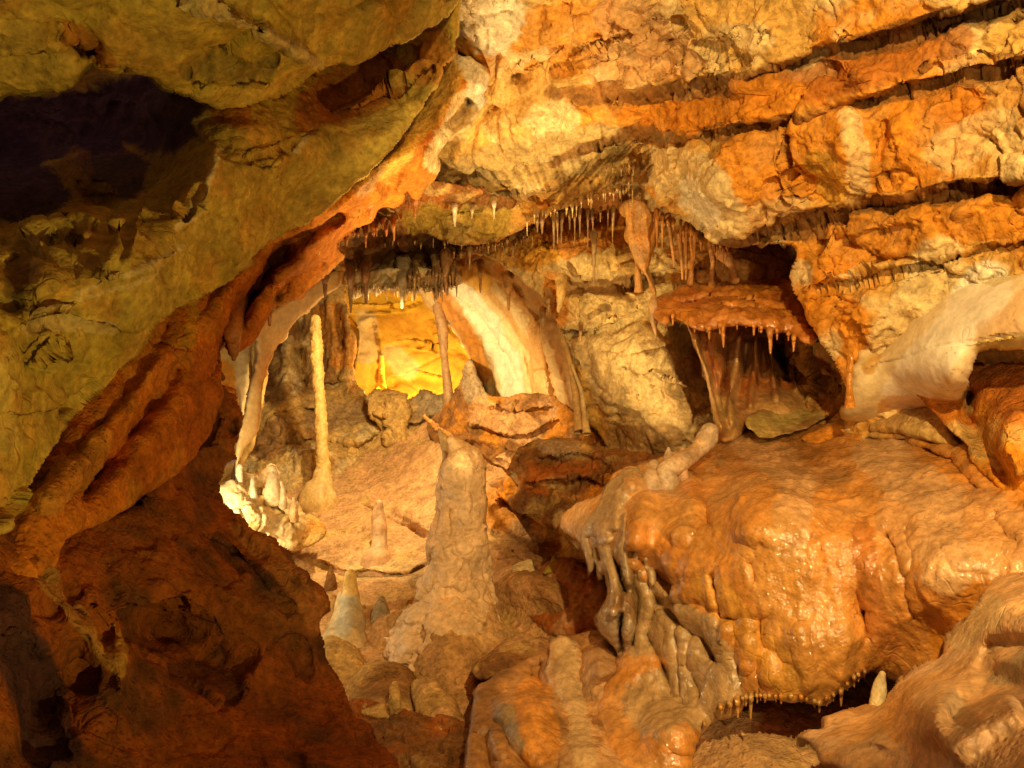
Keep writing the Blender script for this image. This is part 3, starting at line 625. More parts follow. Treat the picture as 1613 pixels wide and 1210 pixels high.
# ---- lower centre: stalagmite cone, orange lumps, tilted slab
relief('leaning_rock_slab', [(745,1050),(770,1030),(790,1010),(820,998),(850,1005),(870,1015),(845,1035),(820,1050),(790,1060),(765,1070),(748,1068)],
    [(745,1060,3.05),(820,1000,3.3),(860,1015,3.2),(790,1060,2.95)], h=1.8, rr=16, back=.35, recipe='rough', base=(BROWN,PINK,TAN), amp=.5, mat=M_DULL,
    label='tilted rough brown slab leaning right of the big stalagmite base', cat='rock')
relief('brown_flowstone_bank', [(770,1070),(820,1045),(860,1020),(900,1000),(960,1000),(990,1040),(960,1120),(960,1400),(740,1400),(745,1120)],
    [(780,1080,2.9),(870,1030,3.05),(960,1020,3.0),(800,1200,2.4),(950,1200,2.4),(880,1300,2.2)], h=2.4, rr=18, back=.4,
    feats=[('groove',[(790,1130),(800,1180),(850,1230)],12,.07),('ridge',[(800,1100),(790,1200)],14,.05),('groove',[(850,1040),(850,1090)],8,.08),('groove',[(835,1045),(838,1080)],6,.06),('ridge',[(930,1020),(960,1070)],20,.08),('groove',[(760,1150),(775,1230)],12,.08)],
    blobs=[(840,1130,34,50,0,.08),(945,1060,26,36,0,.08)], recipe='flow', base=((.5,.24,.07),PINK,BROWN), amp=.8,
    paint=[([(840,1100),(850,1180)],30,ORANGE,.6),([(940,1050),(960,1090)],24,PINK,.7),([(800,1130),(820,1180)],12,GREY,.7)], mat=M_DAMP,
    label='rusty wet flowstone bank at the bottom centre', cat='flowstone')
relief('pale_flowstone_tongue', [(868,1010),(895,1003),(915,1020),(930,1060),(948,1110),(975,1160),(1008,1200),(1030,1260),(1010,1400),(880,1400),(878,1250),(872,1150),(862,1110),(860,1060)],
    [(890,1010,3.0),(865,1110,2.78),(905,1110,2.68),(945,1110,2.78),(875,1200,2.42),(925,1200,2.35),(990,1200,2.42),(940,1300,2.1)], h=2.2, rr=7, bulge=.9, back=.3, recipe='flow', amp=.8, feats=[('ridge',[(890,1015),(900,1100),(930,1210)],24,.02)],
    jag=6, base=(PINK,(.5,.28,.1)), paint=[([(890,1020),(900,1100),(920,1200)],18,(.60,.42,.2),.6)], mat=M_WET, label='pale wet tongue of flowstone running down at bottom centre', cat='flowstone')
relief('brown_boulder', [(540,1085),(560,1060),(575,1048),(600,1043),(640,1048),(660,1075),(665,1110),(640,1130),(580,1130),(550,1110)],
    [(545,1085,3.3),(600,1045,3.35),(660,1090,3.25),(590,1125,3.0)], h=1.8, rr=24, back=.4, recipe='mud', amp=.5, base=(TAN,BROWN),
    feats=[('step',[(560,1080),(600,1060),(640,1055)],12,.03)], mat=M_DULL, label='rounded brown boulder below the small yellow-tipped stalagmite', cat='boulder')
relief('brown_boulder', [(645,1078),(665,1066),(690,1068),(700,1085),(720,1110),(740,1150),(750,1210),(700,1250),(660,1230),(650,1180),(655,1130)],
    [(650,1080,3.15),(690,1070,3.15),(740,1150,2.9),(680,1230,2.6)], h=1.8, rr=24, back=.4, recipe='mud', amp=.7, base=(TAN,BROWN,PINK), mat=M_DULL,
    label='tall brown boulder at the bottom edge left of centre', cat='boulder')
relief('rubble_bank', [(500,1120),(560,1105),(650,1120),(740,1140),(800,1190),(830,1400),(480,1400)],
    [(520,1130,3.1),(650,1130,2.95),(740,1160,2.8),(600,1250,2.4),(780,1300,2.2)], h=2.3, rr=14, back=.3, recipe='rough', amp=.7, base=(BROWN,TAN,RUST), mat=M_DULL,
    label='rough brown rubble bank along the bottom edge', cat='mound')
relief('brown_boulder', [(508,1010),(530,1000),(560,1020),(575,1045),(560,1075),(530,1085),(505,1060)],
    [(510,1010,3.6),(560,1020,3.6),(540,1080,3.35)], h=1.8, rr=20, back=.3, recipe='mud', amp=.5, base=(TAN,GREY), mat=M_DULL,
    label='small boulder at the foot of the yellow-tipped stalagmite', cat='boulder')

# rubble right of the big stalagmite
relief('yellow_lit_boulder', [(775,930),(790,905),(812,895),(840,905),(850,930),(838,965),(815,985),(785,975),(772,955)],
    [(780,930,4.0),(840,920,3.95),(810,980,3.8)], h=1.8, rr=20, back=.4, recipe='mud', amp=.6, base=(GOLD,TAN), mat=M_DULL, label='yellowish boulder glowing just right of the big stalagmite', cat='boulder')
relief('block_of_stone', [(807,900),(812,888),(835,882),(842,893),(838,908),(815,910)],
    [(807,900,3.95),(840,890,3.95),(825,908,3.9)], h=1.4, rr=7, back=.15, recipe='rough', amp=.3, base=(CREAM,), mat=M_DULL, label='small pale stone block resting above the yellowish boulder', cat='stone')
relief('crusty_boulder', [(832,920),(850,895),(880,880),(915,885),(945,905),(965,940),(960,980),(925,1000),(880,1005),(845,990),(825,960)],
    [(835,930,3.85),(880,885,3.8),(950,920,3.6),(880,1000,3.5),(940,990,3.45)], h=1.8, rr=26, back=.4, recipe=[('fbm',.3,.04),('knob',.05,.02),('knob',.025,.008)], base=(RUST,BROWN,PINK), mat=M_DAMP,
    label='crusty red-brown popcorn-textured boulder beside the flowstone curtain', cat='boulder')
relief('pointed_stone', [(858,905),(862,890),(870,877),(880,880),(895,888),(898,900),(880,902)], [(860,900,3.8),(890,890,3.8),(870,880,3.85)], h=1.3, rr=8, back=.15, recipe='mud', amp=.2,
    base=(OLIVE,BROWN), mat=M_DULL, label='small pointed dark stone above the crusty boulder', cat='stone')

# ---- near left: ceiling slab, overhanging rock, orange folds, dark boulder
relief('ceiling_slab', [(-240,-180),(760,-180),(742,-60),(724,0),(716,22),(690,36),(650,60),(600,84),(560,100),(520,108),(490,125),(465,145),(430,158),(385,170),(340,170),(300,152),(262,140),(228,118),(180,116),(140,104),(118,124),(88,141),(40,146),(0,153),(-240,170)],
    [(0,0,1.5),(400,0,1.75),(330,165,2.0),(0,150,1.75),(700,20,2.5),(500,110,2.2),(740,-100,2.4),(-200,-100,1.2),(250,80,1.75)],
    h=3, rr=20, bulge=1.0, back=.5, warp=7, jag=4,
    feats=[('ridge',[(270,-20),(340,20),(420,55),(505,104)],15,.09),('step',[(80,40),(130,75),(160,100),(220,110)],16,.07),('step',[(290,92),(360,95),(440,92)],16,.06),('vee',[(290,92),(300,130)],8,.03),
       ('step',[(430,135),(370,130),(300,130)],9,.03),('groove',[(110,55),(150,90)],12,.06),('step',[(-20,90),(60,70),(130,60)],20,.04)],
    recipe='slab', amp=.95, base=((.52,.37,.07), OLIVE, (.5,.3,.05)), paint=[([(300,0),(420,55),(505,104)],12,(.62,.48,.2),.8),([(110,55),(165,95)],18,RUST,.6),([(300,110),(420,110)],20,(.2,.14,.04),.6)], mat=M_DRY,
    label='olive ceiling slab with a pale diagonal rib at the upper left', cat='ceiling slab')
relief('overhanging_rock', [(-240,60),(100,40),(500,20),(726,-40),(724,0),(717,78),(700,110),(678,150),(650,190),(618,232),(585,268),(545,302),(500,340),(460,362),(420,385),(390,410),(365,440),(340,460),(300,478),(270,492),(240,525),(215,560),(170,610),(130,650),(90,700),(60,745),(38,785),(18,812),(-20,850),(-240,1000)],
    [(0,600,1.35),(200,400,1.75),(350,300,2.05),(600,200,2.6),(0,250,2.3),(150,200,2.35),(400,200,2.2),(550,130,2.75),(640,100,2.85),(700,60,2.85),(30,780,1.45),(470,330,2.55),(330,450,2.15),(130,640,1.75),(0,400,1.6),(100,330,1.85),(200,280,2.1),(-200,500,1.0)],
    h=3, rr=18, bulge=1.0, back=.6, warp=7, jag=3,
    feats=[('ridge',[(340,230),(330,270),(310,320),(280,355)],13,.05),('groove',[(320,290),(305,330),(285,350)],8,.06),       ('step',[(-20,520),(100,510),(240,530)],30,.025),('ridge',[(470,230),(430,275),(450,300)],7,.03),('ridge',[(190,330),(175,400),(150,440)],9,.04),('ridge',[(230,300),(215,370),(190,430)],8,.035),('vee',[(500,200),(440,240),(380,260)],4,.02),('groove',[(20,400),(30,440),(10,490)],20,.05),('ridge',[(65,340),(60,390)],8,.05),('groove',[(80,350),(85,390)],9,.07),('groove',[(110,355),(118,395)],10,.08),('ridge',[(130,350),(135,380)],7,.04),
       ('groove',[(160,290),(155,320)],16,.10),('ridge',[(120,240),(130,300)],18,.08),('ridge',[(150,440),(230,430),(300,390)],10,.03),
       ('groove',[(500,170),(560,130),(620,90)],26,.14),('groove',[(600,60),(640,100)],16,.12),('step',[(520,180),(600,150),(690,100)],16,.07),('vee',[(60,575),(100,540)],4,.02),('vee',[(78,580),(112,545)],4,.02),('step',[(0,660),(80,660),(150,630)],14,.03)],
    blobs=[(60,240,130,70,-10,-.24),(200,220,90,50,30,-.16),(20,320,60,50,0,-.14),(470,250,80,60,0,.05)],
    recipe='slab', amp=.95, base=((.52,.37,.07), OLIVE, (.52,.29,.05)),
    paint=[([(-40,180),(60,200),(160,180),(260,170)],62,SHADE_VIOLET,.93),([(0,260),(40,300)],60,SHADE_VIOLET,.93),([(150,230),(190,270)],40,SHADE_VIOLET,.85),([(120,250),(130,320)],26,(.4,.2,.05),.6),([(600,110),(560,140),(500,170)],40,RUST,.8),([(670,60),(690,100)],40,RUST,.6),([(350,175),(380,178)],18,RUST,.7),([(40,410),(20,450)],26,DARK,.6),  # violet strokes put the hollow's shade into the rock colour
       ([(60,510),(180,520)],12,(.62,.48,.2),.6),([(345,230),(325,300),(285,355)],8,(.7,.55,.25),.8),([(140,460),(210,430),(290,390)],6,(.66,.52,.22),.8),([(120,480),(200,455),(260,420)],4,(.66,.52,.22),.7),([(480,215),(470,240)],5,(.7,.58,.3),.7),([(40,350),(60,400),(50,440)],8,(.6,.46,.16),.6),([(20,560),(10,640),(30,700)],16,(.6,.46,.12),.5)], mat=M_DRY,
    label='large olive-yellow overhanging rock with a dark violet-shaded hollow on the left', cat='rock overhang')
relief('orange_flowstone_drape', [(690,40),(722,88),(742,92),(768,112),(768,135),(762,148),(764,160),(744,194),(716,214),(700,226),(690,246),(692,270),(670,292),(655,312),(640,300),(628,322),(600,330),(585,352),(560,360),(530,385),(540,405),(520,428),(500,448),(478,462),(452,478),(432,484),(420,505),(405,530),(385,548),(364,560),(357,540),(348,545),(343,600),(320,700),(200,800),(100,850),(76,900),(-40,960),(-240,900),(-100,760),(60,640),(200,500),(440,320),(600,200)],
    [(745,110,3.5),(760,150,3.5),(690,250,3.35),(600,330,3.5),(550,400,3.6),(450,420,3.1),(430,480,3.2),(400,500,2.95),(360,550,2.85),(300,550,2.55),(200,650,2.15),(150,700,2.0),(40,800,1.7),(650,240,3.1),(560,310,3.05),(440,320,3.15),(600,200,3.5),(200,500,2.5),(60,640,2.1),(0,750,1.9),(500,370,3.0),(340,640,2.7),(230,800,2.2)],
    h=2.3, rr=16, bulge=1.0, back=.6, warp=4, jag=3,
    feats=[('ridge',[(735,100),(720,150),(680,210),(620,250),(560,300)],12,.06),('groove',[(745,150),(725,185),(700,205)],10,.12),('groove',[(560,330),(510,350),(440,395),(400,450),(370,500),(330,580)],12,.20),('ridge',[(600,270),(540,320),(470,370),(400,410),(350,470),(300,540)],8,.05),
       ('groove',[(470,385),(430,420),(400,470),(350,540),(320,610)],9,.18),('ridge',[(500,400),(440,440),(415,480),(395,530)],12,.08),('groove',[(520,410),(460,440),(430,480)],7,.08),
       ('groove',[(270,500),(240,570),(180,660),(100,740)],14,.06),('ridge',[(265,540),(200,640),(110,740),(60,820)],10,.08),('groove',[(290,560),(240,640),(170,730),(110,800)],16,.12),('step',[(245,540),(300,550)],8,.06),
       ('ridge',[(600,290),(585,330)],9,.08),('ridge',[(640,270),(625,310)],6,.06),('groove',[(615,280),(605,310)],6,.06),('ridge',[(680,230),(660,280)],8,.06),('ridge',[(700,160),(690,200)],7,.04),('groove',[(420,400),(440,480)],6,.06)],
    blobs=[(625,245,24,30,0,.08),(755,130,12,20,0,.08)],
    recipe=[('fbm',.4,.05),('ridge',.13,.02,(1,1,.5)),('knob',.07,.012),('fine',.03,.006)], amp=.9, base=((.56,.19,.018), (.42,.11,.012), (.5,.22,.03)),
    paint=[([(705,120),(650,200),(600,260)],30,(.74,.44,.08),.85),([(735,95),(752,130),(738,175),(700,218),(684,255)],20,(.78,.58,.26),.8),([(740,105),(752,130),(745,160)],17,WHITE,.9),([(720,150),(705,190),(690,230)],6,CREAM,.8),([(590,250),(570,290)],20,PINK,.7),([(480,380),(420,420),(380,480),(340,560)],22,RUST,.8),  # gold, cream and white strokes put the rim's lamplight into the colour
       ([(540,370),(480,420)],26,RUST,.6),([(270,560),(250,640)],14,(.55,.2,.03),.7),([(150,700),(60,800)],24,(.55,.25,.04),.8),([(300,500),(290,545)],10,OLIVE,.5),([(330,560),(300,700)],30,RUST,.7)], mat=M_DULL,
    label='long orange flowstone drape curling down the underside of the left overhang', cat='flowstone')
relief('dark_red_boulder', [(345,580),(352,608),(378,640),(383,665),(370,700),(372,722),(352,742),(350,765),(358,792),(378,815),(400,836),(432,850),(455,872),(475,892),(500,915),(514,938),(516,958),(506,985),(512,1010),(522,1045),(538,1075),(555,1110),(582,1150),(640,1230),(700,1400),(-240,1400),(-240,820),(0,840),(60,800),(100,760),(180,720),(250,640),(290,600)],
    [(370,660,2.85),(352,745,2.75),(430,850,2.55),(500,950,2.4),(530,1080,2.3),(300,900,2.1),(300,1050,1.95),(100,1000,1.55),(0,1200,1.2),(560,1200,1.9),(400,1250,1.7),(100,800,1.95),(300,620,2.75),(230,750,2.3),(-100,1000,1.2),(0,850,1.6),(200,860,2.0)],
    h=2.6, rr=24, bulge=1.0, back=.6, warp=7, jag=4,
    feats=[('step',[(300,830),(340,850),(400,890),(430,930),(470,960)],22,.035),('groove',[(290,820),(350,845),(420,900)],18,.03),('groove',[(200,960),(280,1000),(350,1030),(400,1060)],26,.10),('step',[(190,960),(250,955),(300,940)],14,.08),
       ('groove',[(250,1045),(310,1050),(380,1085)],28,.06),('ridge',[(40,850),(80,930),(150,1000),(190,1060)],26,.04),('groove',[(60,930),(110,1010),(140,1090)],26,.05),('groove',[(100,900),(160,980),(180,1040)],14,.05),('ridge',[(190,960),(192,1050),(190,1100)],12,.03),
       ('groove',[(20,1000),(60,1100),(80,1200)],34,.09),('groove',[(330,640),(320,700)],10,.08),('groove',[(360,650),(365,690)],12,.06),('ridge',[(300,640),(280,720)],12,.06),('groove',[(170,720),(240,690),(290,650)],14,.1),('groove',[(160,790),(220,770)],16,.08),
       ('ridge',[(360,800),(430,860),(500,940)],18,.06),('groove',[(470,1000),(480,1080),(520,1140)],22,.03)],
    blobs=[(270,1000,90,40,0,-.12),(100,1080,60,60,0,-.12),(290,720,40,50,0,.06)],
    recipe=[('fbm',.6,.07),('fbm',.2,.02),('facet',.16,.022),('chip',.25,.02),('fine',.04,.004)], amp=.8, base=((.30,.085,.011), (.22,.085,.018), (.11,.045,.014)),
    paint=[([(0,960),(60,1080),(100,1180)],46,(.045,.022,.03),.85),([(380,830),(480,930),(510,980)],22,(.45,.18,.04),.7),([(50,820),(90,930),(180,1040)],18,(.42,.22,.05),.7),([(190,980),(192,1060)],8,(.5,.28,.05),.7),([(280,1060),(360,1080)],26,DARK,.6),([(340,850),(420,920)],12,DARK,.7),([(60,780),(70,830)],14,(.6,.25,.04),.8)],  # near-black stroke paints the cavity's shade, last orange dab the lamp glow
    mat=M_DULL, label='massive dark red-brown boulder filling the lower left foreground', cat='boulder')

# ---- ceiling pocket between drape and wall
relief('cave_ceiling', [(380,380),(480,330),(560,290),(650,280),(760,300),(840,330),(820,380),(770,400),(740,412),(715,440),(660,452),(600,446),(560,452),(520,440),(500,450),(430,470),(350,480)],
    [(480,420,4.7),(560,380,4.4),(660,350,4.5),(760,360,4.9),(620,440,5.3),(700,430,5.5),(540,440,5.1),(820,350,4.9),(640,400,4.9)],
    h=2.0, rr=12, back=.9, feats=[('groove',[(560,400),(640,400),(720,395)],22,.30),('step',[(560,360),(620,365),(700,372),(760,385)],16,.18),('groove',[(580,375),(640,378)],10,.15)],
    recipe='rough', amp=1.0, base=(BROWN, RUST, TAN), paint=[([(580,390),(700,395)],26,DARK,.7),([(560,440),(640,438),(700,430)],18,CREAM,.8),([(650,350),(740,345)],20,OLIVE,.6),([(450,400),(520,400)],24,ORANGE,.6)], mat=M_DULL, kind='structure')

# ---- pale curved rib (shield) at the left of the opening
relief('curved_stone_rib', [(500,440),(522,428),(545,424),(540,440),(528,455),(505,470),(480,492),(452,525),(430,556),(418,585),(412,625),(411,655),(403,680),(388,705),(378,732),(380,760),(366,760),(372,720),(374,690),(384,655),(392,620),(398,590),(405,560),(402,520),(412,498),(440,478),(470,462)],
    [(520,435,4.9),(440,520,4.6),(412,620,4.5),(380,730,4.4)], h=1.6, rr=9, bulge=1.2, back=.3, warp=2, recipe='smooth', amp=.35, base=((.78,.55,.24),PINK),
    paint=[([(500,450),(440,510)],14,(.75,.55,.3),.7)], mat=M_SMOOTH, label='pale curved rock rib sweeping down at the left of the opening', cat='rock rib')
relief('cave_wall', [(320,480),(400,470),(415,520),(420,600),(405,680),(390,720),(330,760),(300,600)],
    [(350,560,4.9),(410,540,4.9),(400,680,4.9),(340,700,4.9)], h=2.2, rr=8, back=.5, feats=[('groove',[(398,520),(400,600),(390,660)],5,.08),('step',[(345,600),(375,610),(380,650)],8,.12)], recipe='smooth', amp=.8,
    base=(TAN,ORANGE), paint=[([(350,590),(360,630)],24,ORANGE,.9),([(385,560),(390,640)],16,CREAM,.7)], mat=M_SMOOTH, kind='structure')

# ---- bright lamp-lit cluster at the left
relief('white_flowstone_cluster', [(362,752),(378,738),(395,748),(408,745),(425,735),(438,742),(440,760),(452,790),(470,800),(482,820),(475,850),(455,866),(430,860),(400,840),(375,830),(352,800),(350,775)],
    [(362,760,4.4),(425,740,4.6),(470,810,4.5),(400,840,4.2),(380,800,4.15)], h=1.5, rr=14, bulge=1.2, back=.4, warp=4,
    feats=[('step',[(400,760),(440,800),(470,830)],8,.08),('ridge',[(415,800),(418,840)],4,.05)],
    recipe=[('fbm',.3,.05),('knob',.14,.10),('knob',.06,.04),('knob',.025,.01)], amp=1.0, base=((.8,.64,.36),(.72,.5,.2),TAN), mat=M_SPEL,
    label='knobbly white flowstone cluster lit by a hidden lamp at the left', cat='flowstone')
relief('low_rock', [(440,850),(460,820),(490,812),(508,825),(510,845),(490,860),(470,868),(450,868)], [(450,850,4.5),(500,830,4.5),(480,865,4.4)], h=1.6, rr=12, back=.2, recipe='mud', amp=.6, base=(TAN,ORANGE), mat=M_DULL,
    label='low tan rock on the floor right of the white cluster', cat='rock')

# ================================================================== SPELEOTHEMS
ROOT = None
# central stalagmite with its wide skirt
cs = empty('giant_stalagmite', P(715, 1000, 3.75), 'tallest thick grey-tan stalagmite with a flared base in the centre', 'stalagmite')
spire('shaft', [(712,694,3.84,8),(722,708,3.84,20),(728,726,3.83,33),(728,750,3.83,37),(727,790,3.83,42),(722,830,3.82,47),(720,870,3.80,51),(719,910,3.78,56),(718,945,3.76,66),(712,990,3.72,90),(705,1040,3.7,112)], M_SPEL,
      base=((.80,.54,.28),(.72,.45,.2)), na=170, ns=300, rough=.12, tip='start', parent=cs, recipe=[('fbm',.22,.05),('facet',.12,.028),('knob',.09,.018),('ridge',.07,-.008),('fine',.03,.004),('fine',.014,.0015)], amp=1.0)
relief('skirt', [(570,1000),(600,972),(630,962),(655,945),(690,925),(760,915),(778,950),(785,975),(812,992),(822,1008),(800,1030),(780,1060),(770,1110),(740,1160),(690,1120),(660,1080),(600,1060),(575,1040)],
      [(575,1010,3.75),(640,965,3.7),(700,935,3.62),(770,950,3.65),(815,1005,3.6),(700,1020,3.38),(720,1100,3.2),(600,1040,3.62),(780,1060,3.4)],
      h=1.9, rr=7, bulge=.8, back=.4, warp=4, recipe=[('fbm',.3,.04),('fbm',.1,.01),('fine',.02,.003)], base=((.66,.38,.15),PINK,TAN), mat=M_DULL, parent=cs,
      feats=[('groove',[(620,985),(660,990)],10,.03)], paint=[([(600,990),(700,1050),(760,1080)],50,(.42,.2,.06),.6)])
spire('spike', [(692,678,4.1,3),(700,695,4.1,7),(704,720,4.1,7),(702,740,4.1,10)], M_SPEL, base=((.62,.44,.18),), tip='start', na=24, rough=.1,
      label='thin pale spike stalagmite just behind the top of the giant stalagmite', cat='stalagmite')

# tall column
col = empty('tall_column', P(503, 780, 5.7), 'slender knobbly yellow column standing alone in the left chamber', 'column')
spire('shaft', [(497,502,5.75,7),(497,520,5.75,9),(499,545,5.75,9.5),(500,580,5.73,9),(503,620,5.72,8.5),(505,660,5.7,9),(507,700,5.68,9),(508,735,5.65,11),(508,752,5.63,14)], M_SPEL, parent=col,
      base=((.70,.47,.13),(.76,.52,.16)), na=60, ns=260, rough=.13, tip='start', recipe=[('knob',.08,.02),('fine',.02,.004)])
spire('base', [(508,742,5.63,12),(506,758,5.6,17),(502,772,5.56,24),(500,786,5.5,30),(500,802,5.52,34),(500,820,5.55,36)], M_SPEL, parent=col, base=((.7,.48,.18),TAN), na=50, ns=40, rough=.16, flute=.04)

# small stalagmites
def stalag(pts, label, base=(TAN,), mat=M_SPEL, group=None, **k):
    e = pts[-1]; pts = list(pts)+[(e[0], e[1]+e[3]*1.3, e[2], e[3]*1.25), (e[0], e[1]+e[3]*2.6, e[2]+.02, e[3]*1.35)]
    return spire('stalagmite', pts, mat, base=base, na=40, ns=70, rough=k.pop('rough', .12), tip='start', label=label, cat='stalagmite', group=group, **k)
stalag([(597,793,4.75,6),(596,810,4.75,10),(598,832,4.72,12),(598,850,4.7,12),(596,872,4.65,16),(594,890,4.58,28)], 'finger-shaped pinkish stalagmite alone in the middle of the floor', ((.62,.4,.2),PINK))
stalag([(552,905,4.0,8),(551,925,4.0,10),(551,945,3.98,15),(548,975,3.92,24),(545,1005,3.85,32),(542,1040,3.75,42)], 'stepped stalagmite with a yellow rounded tip and grey streaked skirt', (CREAM,GREY),
       paint=[([(552,900),(552,925)],14,(.74,.48,.12),.9),([(548,950),(542,990)],14,(.42,.42,.34),.7)], recipe=[('ridge',.09,.015,(1,1,.3)),('fine',.02,.004)])
stalag([(538,938,4.02,7),(536,955,4.0,9),(535,980,3.95,12)], 'small shoulder knob on the left of the yellow-tipped stalagmite', (CREAM,))
stalag([(601,945,3.95,6),(600,955,3.93,11),(600,968,3.9,15)], 'tiny dark cone between the two foreground stalagmites', (GREY,BROWN), mat=M_DULL)
stalag([(521,893,4.35,2),(521,905,4.33,6),(521,922,4.3,10)], 'little brown spike on the floor above the yellow-tipped stalagmite', (BROWN,TAN), mat=M_DULL)
stalag([(622,1078,3.1,5),(621,1086,3.08,8),(622,1098,3.02,9)], 'tiny knob poking up between the brown boulders', (TAN,), mat=M_DULL)
stalag([(429,738,4.45,6),(430,746,4.45,9),(430,762,4.42,11)], 'rounded pale knob on top of the white cluster', ((.74,.56,.32),))
stalag([(443,760,4.42,2.5),(445,772,4.42,4),(446,784,4.4,5)], 'thin knobbed finger on the right of the white cluster', ((.74,.56,.32),))
stalag([(398,756,4.38,3),(398,764,4.36,4),(399,774,4.34,5)], 'thin knobbed finger on the left of the white cluster', (WHITE,))
stalag([(377,735,4.35,5),(376,760,4.33,6),(374,780,4.32,7)], 'pale finger at the left end of the white cluster', (WHITE,))
stalag([(463,785,4.4,3),(463,792,4.4,4),(463,802,4.38,6)], 'smallest round bump right of the white cluster', ((.7,.45,.2),))

# pillars in the middle distance
def pillar(pts, label, base=(TAN,), **k):
    return spire('pillar', pts, k.pop('mat', M_SPEL), base=base, na=36, ns=90, rough=.16, label=label, cat='column', **k)
pillar([(688,470,6.3,10),(693,500,6.25,8),(697,520,6.25,9),(700,560,6.2,6),(704,600,6.15,7),(708,640,6.1,9),(712,670,6.0,14)], 'slim brown column in front of the golden back wall', ((.46,.27,.11),TAN))
pillar([(601,560,7.8,4),(601,590,7.8,5),(601,612,7.7,7)], 'short yellow pillar against the golden back wall', (YEL,CREAM))
pillar([(886,530,4.75,4),(898,570,4.7,5),(905,610,4.65,6),(910,650,4.6,6),(914,680,4.55,10)], 'thin fluted column at the right edge of the arched wall', (TAN,PINK))
pillar([(900,575,4.66,2),(915,615,4.6,3),(920,650,4.56,4),(924,684,4.5,7)], 'thinner column just right of the fluted column', (CREAM,TAN))
pillar([(1340,560,2.85,5),(1338,590,2.86,5),(1338,615,2.86,5),(1339,640,2.88,8)], 'short orange dripstone rod against the right wall', (ORANGE,), mat=M_WET)

# crooked root-like ledge line over the stalagmite
spire('calcite_strip', [(668,655,4.9,3),(690,676,4.85,5),(706,684,4.78,3.5),(735,706,4.6,3),(752,712,4.52,2),(775,730,4.42,2.4),(790,736,4.35,1.8),(804,748,4.3,3)], M_DULL, base=((.34,.14,.03),RUST), na=18, ns=100, rough=.55,
      label='thin crooked orange calcite strip slanting down to the jagged ledge', cat='calcite strip', squash=.6)

# flowstone shelf with curtain
sh = empty('flowstone_shelf', P(1150, 520, 3.6), 'broad orange flowstone shelf fringed with drips above the curtain', 'flowstone shelf')
relief('shelf_top', [(1030,500),(1028,480),(1042,468),(1060,462),(1080,452),(1120,446),(1180,442),(1240,440),(1270,462),(1285,500),(1290,530),(1270,540),(1240,522),(1215,524),(1190,512),(1150,512),(1120,520),(1098,520),(1085,512),(1062,500),(1048,512)],
    [(1030,490,3.75),(1080,455,3.95),(1180,445,3.95),(1250,450,3.8),(1060,500,3.6),(1120,515,3.4),(1200,520,3.3),(1280,530,3.3),(1180,490,3.4),(1100,480,3.65)],
    h=1.7, rr=14, bulge=1.2, back=.5, warp=4, jag=3, recipe=[('fbm',.3,.03),('ridge',.12,.03,(1,1,2.5)),('knob',.07,.016),('fine',.02,.003)], base=((.55,.2,.03),ORANGE,RUST), mat=M_WET, parent=sh,
    feats=[('step',[(1090,490),(1150,485),(1230,492),(1270,505)],10,.06),('step',[(1060,480),(1120,470),(1200,475)],9,.05),('ridge',[(1100,500),(1160,498),(1230,510)],8,.04)])
relief('curtain', [(1080,505),(1100,512),(1160,510),(1230,518),(1260,560),(1275,600),(1280,650),(1240,665),(1190,660),(1165,690),(1140,698),(1128,680),(1122,640),(1112,600),(1100,560),(1088,530)],
    [(1085,510,3.55),(1110,600,3.6),(1135,690,3.5),(1160,600,3.75),(1200,560,3.85),(1250,560,3.9),(1270,640,3.7),(1200,650,3.6)],
    h=1.8, rr=8, back=.3, warp=3, recipe=[('fbm',.3,.03),('fine',.02,.003)], base=((.36,.16,.05),(.45,.22,.07),RUST), mat=M_WET, parent=sh,
    feats=[('ridge',[(1092,520),(1115,590),(1130,660),(1145,690)],7,.08),('ridge',[(1105,560),(1125,630),(1138,690)],4,.06),('groove',[(1100,530),(1125,600),(1140,660)],7,.08),('ridge',[(1165,520),(1160,580),(1152,620),(1152,680)],6,.07),('groove',[(1142,530),(1140,620)],8,.10),
       ('ridge',[(1140,520),(1135,600),(1140,670)],4,.05),('ridge',[(1190,520),(1192,580),(1180,650)],5,.06),('groove',[(1175,530),(1172,600)],8,.08),('ridge',[(1215,530),(1218,590),(1225,640)],5,.07),('groove',[(1228,540),(1238,600)],9,.14),('groove',[(1205,530),(1205,600)],6,.10),('ridge',[(1245,560),(1255,620)],5,.05)],
    blobs=[(1150,670,40,30,0,.08),(1240,645,40,26,0,.1)], paint=[([(1095,520),(1135,660)],6,(.6,.36,.14),.8),([(1160,560),(1155,670)],8,(.55,.32,.12),.6),([(1230,540),(1250,600)],12,DARK,.5),([(1140,640),(1150,690)],16,TAN,.5),([(1210,650),(1260,630)],22,TAN,.4)])
rnd = random.Random(3)
def drip(x, y, D, L, r, base, mat, parent=None, label=None, group=None, name='drip', cat=None, lean=0):
    k = rnd.uniform(-.15, .15)*r+lean
    f = rnd.uniform(.75, 1.25)
    return spire(name, [(x, y-r*3.0, D+.22, r*1.5), (x+k*.3, y+L*.10, D, r*1.0), (x+k, y+L*.42, D, r*.62*f), (x+k*1.4, y+L*.8, D, r*.42*f), (x+k*1.5, y+L, D, r*.26)], mat, base=base, na=14, ns=26, rough=.24, tip='end', flute=.08,
                 parent=parent, label=label, group=group, cat=cat)
